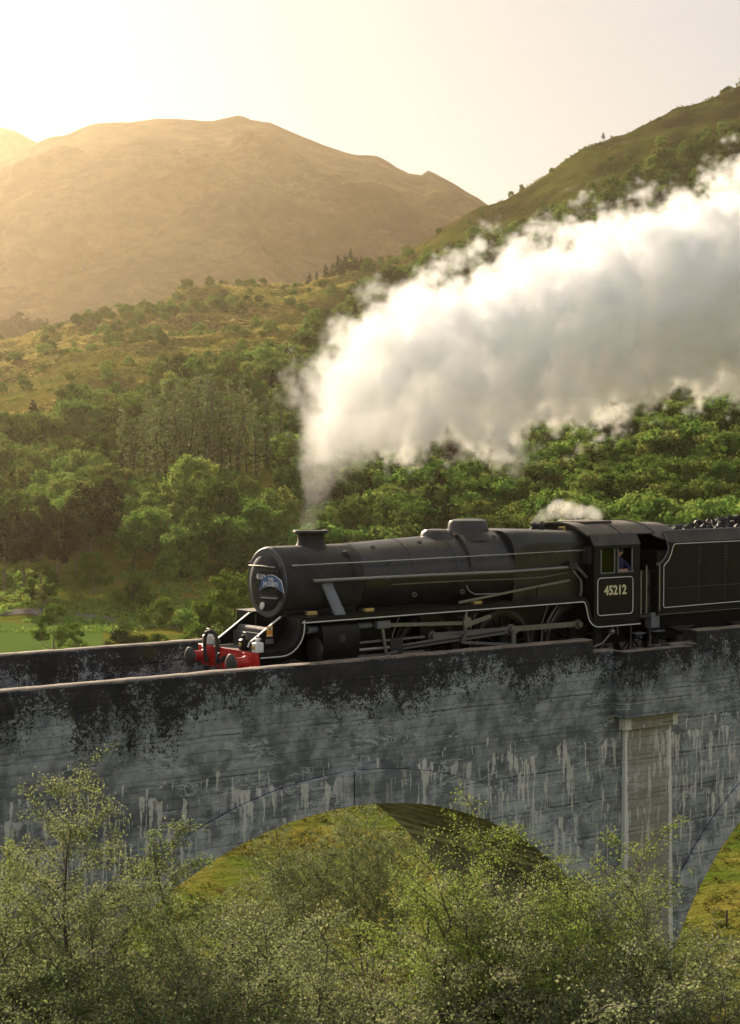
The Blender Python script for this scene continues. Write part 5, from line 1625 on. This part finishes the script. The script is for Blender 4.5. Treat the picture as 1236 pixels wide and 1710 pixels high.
M['tuss'] = leaf_material('tussock', [(.06, .075, .016), (.10, .11, .025), (.17, .145, .04), (.15, .10, .04)], .3, 0, .05)
tussocks('grass', 'rough grass tussocks on the meadow below the viaduct', -50, 1400, 90, 175, 9000, .28, M['tuss'], 3, 9)
tussocks('heather', 'heather and bracken tussocks on the open hillside', -100, 1300, 560, 1130, 13000, 1.0, M['tuss'], 5, 40, 10)
M['dry'] = leaf_material('dry_grass', [(.18, .155, .05), (.30, .245, .085), (.40, .33, .13)], .6, 0, .05)  # backlit gold of the slope put into these pale straw colours
tussocks('dry_grass', 'pale dry grass with low-sun gold in its colour on the left ridge', -100, 600, 500, 985, 34000, .8, M['dry'], 15, 90, 8)
tussocks('scrub', 'dark scrub added on the unseen near slope to cut bounce light', -2400, 3600, 9, 84, 8000, .75, M['leaf_dark'], 19, None, 8)  # added out of view to damp the warm bounce onto viaduct and locomotive
tussocks('undergrowth', 'low undergrowth along the gravel track', -100, 620, 288, 360, 2600, .75, M['leaf_wood'], 6, 14)

# fence post in the meadow
x, y = ground_xy(1219, 112)
MB().lathe([(.07, -.4), (.075, .4), (.07, .95), (.03, 1.0)], (x, y, hg(x, y)), (0, 0, 1), 10).build('fence_post', M['sleeper'])
tag(bpy.data.objects['fence_post'], 'short brown wooden post standing in the meadow', 'post')

# ---- birches in the foreground
def birch(seed, H, W, stems, leaves, leaf, low=.12):
    rg = np.random.default_rng(seed)
    paths = []; segs = []
    for si in range(stems):
        a0 = 2 * math.pi * si / stems + rg.random()
        lean = (.0 if stems == 1 else rg.uniform(.16, .30)) * W
        hh = H * (1.0 if si == 0 else rg.uniform(.82, .99))
        k = 12; ts = np.linspace(0, 1, k)
        wob = np.cumsum(rg.normal(size=(k, 2)) * .012 * H, 0) * ts[:, None]
        base = np.array([math.cos(a0), math.sin(a0)]) * (.0 if stems == 1 else .15)
        xy = base + np.array([math.cos(a0), math.sin(a0)]) * (lean * ts ** .8)[:, None] + wob
        pts = np.column_stack([xy, ts * hh - .4])
        r0 = .011 * H * (1 if stems == 1 else .75)
        paths.append((pts, r0 * (1 - ts) ** .9 + .006, 6))
        nb = int(34 + 10 * rg.random())
        for b in range(nb):
            f = low + (1 - low) * (b + rg.random()) / nb
            st = np.array([np.interp(f, ts, pts[:, j]) for j in range(3)])
            az = b * 2.4 + rg.normal() * .5 + a0
            pr = math.sin(math.pi * min(.9, (f * .80 + .14))) ** .7
            ln = W * .5 * pr * rg.uniform(.6, 1.15) * (1 if stems == 1 else .72) + .25
            el0 = R(rg.uniform(38, 62)); m = 6
            tt = np.linspace(0, 1, m)
            el = el0 - tt * R(rg.uniform(15, 45))
            dr = np.stack([np.cos(el) * math.cos(az), np.cos(el) * math.sin(az), np.sin(el)], -1) + rg.normal(size=(m, 3)) * .10
            bp_ = st + np.vstack([[0, 0, 0], np.cumsum(dr[:-1] * ln / (m - 1), 0)])
            rb = max(.007, r0 * (1 - f) * .45)
            paths.append((bp_, rb * (1 - tt * .8) + .002, 4)); segs.append((bp_, .6))
            for q in range(int(5 + 5 * ln / 1.2)):
                g = rg.uniform(.2, 1.0)
                s2 = np.array([np.interp(g, tt, bp_[:, j]) for j in range(3)])
                az2 = az + rg.normal() * 1.0; e2 = R(rg.uniform(-10, 55)); l2 = ln * rg.uniform(.22, .5)
                t2 = np.linspace(0, 1, 4)
                ee = e2 - t2 * R(rg.uniform(20, 70))
                d2 = np.stack([np.cos(ee) * math.cos(az2), np.cos(ee) * math.sin(az2), np.sin(ee)], -1)
                p2 = s2 + np.vstack([[0, 0, 0], np.cumsum(d2[:-1] * l2 / 3, 0)])
                paths.append((p2, .006 * (1 - t2 * .6), 3)); segs.append((p2, 1.0))
    L_ = np.array([np.linalg.norm(np.diff(p_, axis=0), axis=1).sum() * w for p_, w in segs])
    pick = rg.choice(len(segs), leaves, p=L_ / L_.sum())
    P = np.zeros((leaves, 3)); u = rg.random(leaves) ** .8
    order = np.argsort(pick)
    ps = pick[order]; us = u[order]; out = np.zeros((leaves, 3))
    bounds = np.searchsorted(ps, np.arange(len(segs) + 1))
    for i in range(len(segs)):
        a_, b_ = bounds[i], bounds[i + 1]
        if a_ == b_: continue
        p_ = segs[i][0]; tq = np.linspace(0, 1, len(p_))
        for j in range(3): out[a_:b_, j] = np.interp(us[a_:b_], tq, p_[:, j])
    out += rg.normal(size=out.shape) * np.array([.055, .055, .05]) + np.array([0, 0, -.02])
    V, F = quads(out, rand_dir(leaves, rg) + np.array([0, 0, .35]), leaf * (.6 + .7 * rg.random(leaves)), rg, .78)
    segt = rg.random(len(segs))
    tint = np.clip(segt[ps] * .45 + rg.random(leaves) * .55, 0, 1)
    return tubes_mesh('birch_trunk', paths, M['bark_birch']), V, F, tint

def birch_proto(seed, H, W, stems, leaves, leaf, mat, low=.12):
    tm, V, F, tint = birch(seed, H, W, stems, leaves, leaf, low)
    return np_mesh('birch_crown', V, F, M[mat], False, tint), tm, H, W

BP = {
    'tall': birch_proto(101, 9.0, 3.4, 1, 46000, .036, 'leaf_birch', .25),
    'multi': birch_proto(102, 8.5, 4.2, 6, 120000, .036, 'leaf_birch2', .22),
    'wide': birch_proto(103, 6.5, 4.4, 3, 62000, .036, 'leaf_birch', .15),
    'slim': birch_proto(104, 8.0, 2.3, 1, 36000, .036, 'leaf_birch', .25),
    'bush': birch_proto(105, 4.5, 4.2, 5, 80000, .034, 'leaf_birch', .08),
}

def put_birch(key, u, s, top, label, rz, wid=1.0, name='birch_tree', cat='tree'):
    x, y = ground_xy(u, s)
    cm_, tm, H, W = BP[key]
    g = hg(x, y) - .1
    h = zc(s, top) - g
    o = empty(name, (x, y, g), rz)
    k = h / H
    o.scale = (k * wid, k * wid, k)
    tag(o, label, cat, 'young birches in front of the viaduct')
    link('trunk', tm, o); link('crown', cm_, o)
    return o

put_birch('tall', 95, 24, 1300, 'tallest slender birch near the left edge, in front of the parapet wall', .4)
put_birch('slim', 308, 25.5, 1368, 'narrow pointed birch second from the left, left of the arch', 2.0)
put_birch('multi', 915, 25, 1362, 'large bright green many-stemmed birch in front of the pier', 1.1, 1.12)
put_birch('multi', 828, 24.2, 1400, 'bright green birch stems left of and below the large bright birch', 2.7, .95)
put_birch('wide', 770, 23.5, 1478, 'pale-leaved birch spreading left of the large bright one', .3, .95)
put_birch('wide', 1075, 25, 1452, 'thin olive birch just right of the large bright one', 3.6, .8)
put_birch('multi', -10, 26, 1385, 'leafy green birch cut by the left edge of the picture', 4.0, .6)
put_birch('wide', 470, 22.5, 1520, 'pale birch bush low in front of the arch opening', 5.0, .95)
put_birch('bush', 580, 24, 1575, 'broad low birch bush at the bottom centre', 1.4, 1.1)
put_birch('bush', 200, 24, 1520, 'broad olive birch bush at the bottom left', 2.6, 1.05)
put_birch('wide', 165, 22.5, 1480, 'brownish birch between the two tall ones at left', .9, .8)
put_birch('bush', 40, 23, 1560, 'darker birch bush in the bottom left corner', .2, 1.0)
put_birch('bush', 900, 23.5, 1560, 'dense grey-green birch bush at the bottom below the large bright birch', 3.9, 1.15)
put_birch('bush', 720, 23, 1610, 'low birch bush at the bottom between the arch and the pier', 5.5, 1.0)
put_birch('bush', 1040, 24, 1610, 'low birch bush at the bottom right beside the pier', 4.6, .9)
put_birch('bush', 380, 23, 1600, 'low olive birch bush at the bottom under the narrow birch', .1, 1.0)
# trees beyond the arch
BP['far'] = birch_proto(106, 8.0, 7.0, 4, 15000, .10, 'leaf_birch', .2)
put_birch('far', 490, 98, 1385, 'olive twiggy tree seen through the arch, left of its neighbour', 1.0, .9)
put_birch('far', 615, 100, 1345, 'taller olive twiggy tree seen through the arch at its crown', 2.5, .95)
put_birch('far', 430, 92, 1478, 'low twiggy tree at the left foot of the arch opening', .3, 1.0)
# ------------------------------------------------------------------ steam
def steam_material(name, dens, colour=(.999, .999, .998), aniso=.0):
    m = bpy.data.materials.new(name); m.use_nodes = True
    t = m.node_tree; t.nodes.clear()
    o = t.nodes.new('ShaderNodeOutputMaterial'); p = t.nodes.new('ShaderNodeVolumePrincipled')
    p.inputs['Color'].default_value = (*colour, 1)
    p.inputs['Density'].default_value = dens
    p.inputs['Density Attribute'].default_value = 'density'
    p.inputs['Anisotropy'].default_value = aniso
    t.links.new(p.outputs[0], o.inputs['Volume'])
    return m


def steam(name, label, pts, lo, hi, vox, dens, nz, seed, thin_x=None):
    """pts: centre line [(x, y, z, radius)]; the puff field is worked out on a voxel grid in geometry nodes"""
    me = bpy.data.meshes.new(name)
    me.from_pydata([p[:3] for p in pts], [(i, i + 1) for i in range(len(pts) - 1)], [])
    ob = link(name, me)
    ng = bpy.data.node_groups.new(name + '_field', 'GeometryNodeTree')
    ng.interface.new_socket('Geometry', in_out='INPUT', socket_type='NodeSocketGeometry')
    ng.interface.new_socket('Geometry', in_out='OUTPUT', socket_type='NodeSocketGeometry')
    N = ng.nodes; K = ng.links
    gi = N.new('NodeGroupInput'); go = N.new('NodeGroupOutput')

    def math_(op, a, b=0.0, clamp=False):
        n = N.new('ShaderNodeMath'); n.operation = op; n.use_clamp = clamp
        for i, v in ((0, a), (1, b)):
            if hasattr(v, 'is_output'): K.new(v, n.inputs[i])
            else: n.inputs[i].default_value = v
        return n.outputs[0]

    def vmath(op, a, b):
        n = N.new('ShaderNodeVectorMath'); n.operation = op
        for i, v in ((0, a), (1, b)):
            if hasattr(v, 'is_output'): K.new(v, n.inputs[i])
            else: n.inputs[i].default_value = v
        return n.outputs[0]

    def noise_(vec, scale, detail, rough, colour=False):
        n = N.new('ShaderNodeTexNoise'); n.noise_dimensions = '3D'
        K.new(vec, n.inputs['Vector']); n.inputs['Scale'].default_value = scale; n.inputs['Detail'].default_value = detail; n.inputs['Roughness'].default_value = rough
        return n.outputs['Color' if colour else 0]
    pos0 = N.new('GeometryNodeInputPosition').outputs[0]
    pos = vmath('ADD', pos0, (seed * 13.7, seed * 5.1, seed * 3.3))
    # rolling puffs: bend the space first, then measure the distance to the centre line
    prx0 = N.new('GeometryNodeProximity'); prx0.target_element = 'EDGES'
    K.new(gi.outputs[0], prx0.inputs[0]); K.new(pos0, prx0.inputs['Sample Position'])
    sx = N.new('ShaderNodeSeparateXYZ'); K.new(prx0.outputs['Position'], sx.inputs[0])
    # radius along the line: piecewise from x (monotone in x + z mix)
    key = math_('ADD', math_('MULTIPLY', sx.outputs[0], .6), math_('MULTIPLY', sx.outputs[2], .8))
    ks = [p[0] * .6 + p[2] * .8 for p in pts]
    fc = N.new('ShaderNodeFloatCurve')
    k0, k1, rm = min(ks), max(ks), max(p[3] for p in pts)
    K.new(math_('DIVIDE', math_('SUBTRACT', key, k0), k1 - k0, True), fc.inputs['Value'])
    c = fc.mapping.curves[0]
    while len(c.points) < len(pts): c.points.new(.5, .5)
    for i, (kk, p) in enumerate(sorted(zip(ks, [q[3] for q in pts]))):
        c.points[i].location = ((kk - k0) / (k1 - k0), p / rm)
        c.points[i].handle_type = 'VECTOR'
    fc.mapping.update()
    rad = math_('MULTIPLY', fc.outputs[0], rm)
    # noise frequency follows the puff size
    w1 = noise_(pos, .45 * nz, 2, .5, True)
    w2 = noise_(pos, 1.5 * nz, 3, .55, True)
    amp1 = math_('MULTIPLY', rad, .85); amp2 = math_('MULTIPLY', rad, .34)
    def sv(v, f):
        n = N.new('ShaderNodeVectorMath'); n.operation = 'SCALE'
        K.new(v, n.inputs[0]); K.new(f, n.inputs['Scale'])
        return n.outputs[0]
    off = vmath('ADD', sv(vmath('SUBTRACT', w1, (.5, .5, .5)), amp1), sv(vmath('SUBTRACT', w2, (.5, .5, .5)), amp2))
    p2 = vmath('ADD', pos0, off)
    prx = N.new('GeometryNodeProximity'); prx.target_element = 'EDGES'
    K.new(gi.outputs[0], prx.inputs[0]); K.new(p2, prx.inputs['Sample Position'])
    d = math_('DIVIDE', prx.outputs['Distance'], rad)
    # cauliflower edge: rounded bulges with sharp creases between them, three sizes
    qp = vmath('ADD', pos, sv(vmath('SUBTRACT', w2, (.5, .5, .5)), math_('ADD', 0.45 / nz, 0.0)))
    bill = None
    for sc_, am in ((.95, .75), (2.1, .50), (4.6, .32), (9.5, .20)):
        v = math_('MULTIPLY', math_('SUBTRACT', math_('ABSOLUTE', math_('SUBTRACT', math_('MULTIPLY', noise_(qp, sc_ * nz, 0, .5), 2.0), 1.0)), .22), am)
        bill = v if bill is None else math_('ADD', bill, v)
    fine = math_('MULTIPLY', math_('SUBTRACT', noise_(pos, 2.0 * nz, 6, .68), .5), .95)
    body = math_('ADD', math_('ADD', math_('SUBTRACT', 1.0, d), bill), fine)
    mr = N.new('ShaderNodeMapRange'); mr.interpolation_type = 'SMOOTHSTEP'
    K.new(body, mr.inputs[0]); mr.inputs[1].default_value = .0; mr.inputs[2].default_value = .30
    thin = math_('ADD', .05, math_('MULTIPLY', math_('POWER', rad, 1.5), .26 * nz ** .5), True)      # young steam is thinner
    dn = math_('MULTIPLY', math_('MULTIPLY', mr.outputs[0], thin), math_('ADD', .12, math_('MULTIPLY', math_('MAXIMUM', math_('SUBTRACT', noise_(qp, 1.3 * nz, 4, .6), .32), 0.0), 4.5)))
    vc = N.new('GeometryNodeVolumeCube')
    K.new(dn, vc.inputs['Density'])
    vc.inputs['Min'].default_value = lo; vc.inputs['Max'].default_value = hi
    for a, i in (('X', 0), ('Y', 1), ('Z', 2)): vc.inputs['Resolution ' + a].default_value = int((hi[i] - lo[i]) / vox)
    sm = N.new('GeometryNodeSetMaterial'); sm.inputs['Material'].default_value = steam_material(name, dens)
    K.new(vc.outputs[0], sm.inputs[0]); K.new(sm.outputs[0], go.inputs[0])
    md = ob.modifiers.new('field', 'NODES'); md.node_group = ng
    me.materials.append(sm.inputs['Material'].default_value)
    tag(ob, label, 'steam', None, 'stuff')
    return ob


def onY(px, py, Y):
    r = FW + RT * (px - 618) / FPX - UP * (py - 855) / FPX
    return CAM + r * (Y - CAM[1]) / r[1]

PL = [(518, 886, 0, .22), (521, 862, .0, .27), (529, 815, .0, .46), (545, 758, .1, .85), (582, 695, .2, 1.45), (665, 640, .4, 1.95), (785, 600, .7, 2.2), (920, 560, 1.0, 2.35), (1060, 518, 1.3, 2.55), (1236, 468, 1.6, 2.75), (1480, 390, 2.0, 3.2)]
pts = []
for px, py, Y, r in PL:
    p = onY(px, py, Y); pts.append((p[0], p[1], p[2], r))
steam('steam_plume', 'billowing white steam plume trailing back from the chimney', pts, (-.8, -3.9, 3.7), (20, 6.2, 17.5), STEAM_VOX, 2.3, .85, 3.0)
pts = []
for px, py, Y, r in [(893, 870, 0, .10), (910, 862, 0, .16), (935, 850, .1, .26), (965, 855, .2, .22), (1000, 858, .3, .18)]:
    p = onY(px, py, Y); pts.append((p[0], p[1], p[2], r))
steam('steam_wisp', 'small wisp of steam blowing off the safety valves', pts, (8.6, -1.2, 3.6), (12.2, 1.8, 5.2), .035, 14.0, 2.4, 7.0)

# ------------------------------------------------------------------ haze: the air of the valley
hz = MB().box((-9700, -9700, -40), (9700, 9700, 640)).build('haze', None)
hm = bpy.data.materials.new('haze_air'); hm.use_nodes = True
ht = hm.node_tree; ht.nodes.clear()
ho = ht.nodes.new('ShaderNodeOutputMaterial'); hp = ht.nodes.new('ShaderNodeVolumePrincipled')
hp.inputs['Color'].default_value = (.96, .80, .58, 1)
hp.inputs['Density'].default_value = HAZE_D
hp.inputs['Anisotropy'].default_value = HAZE_G
ht.links.new(hp.outputs[0], ho.inputs['Volume'])
hz.data.materials.append(hm)
tag(hz, 'warm sunlit haze filling the valley air', 'haze', None, 'stuff')
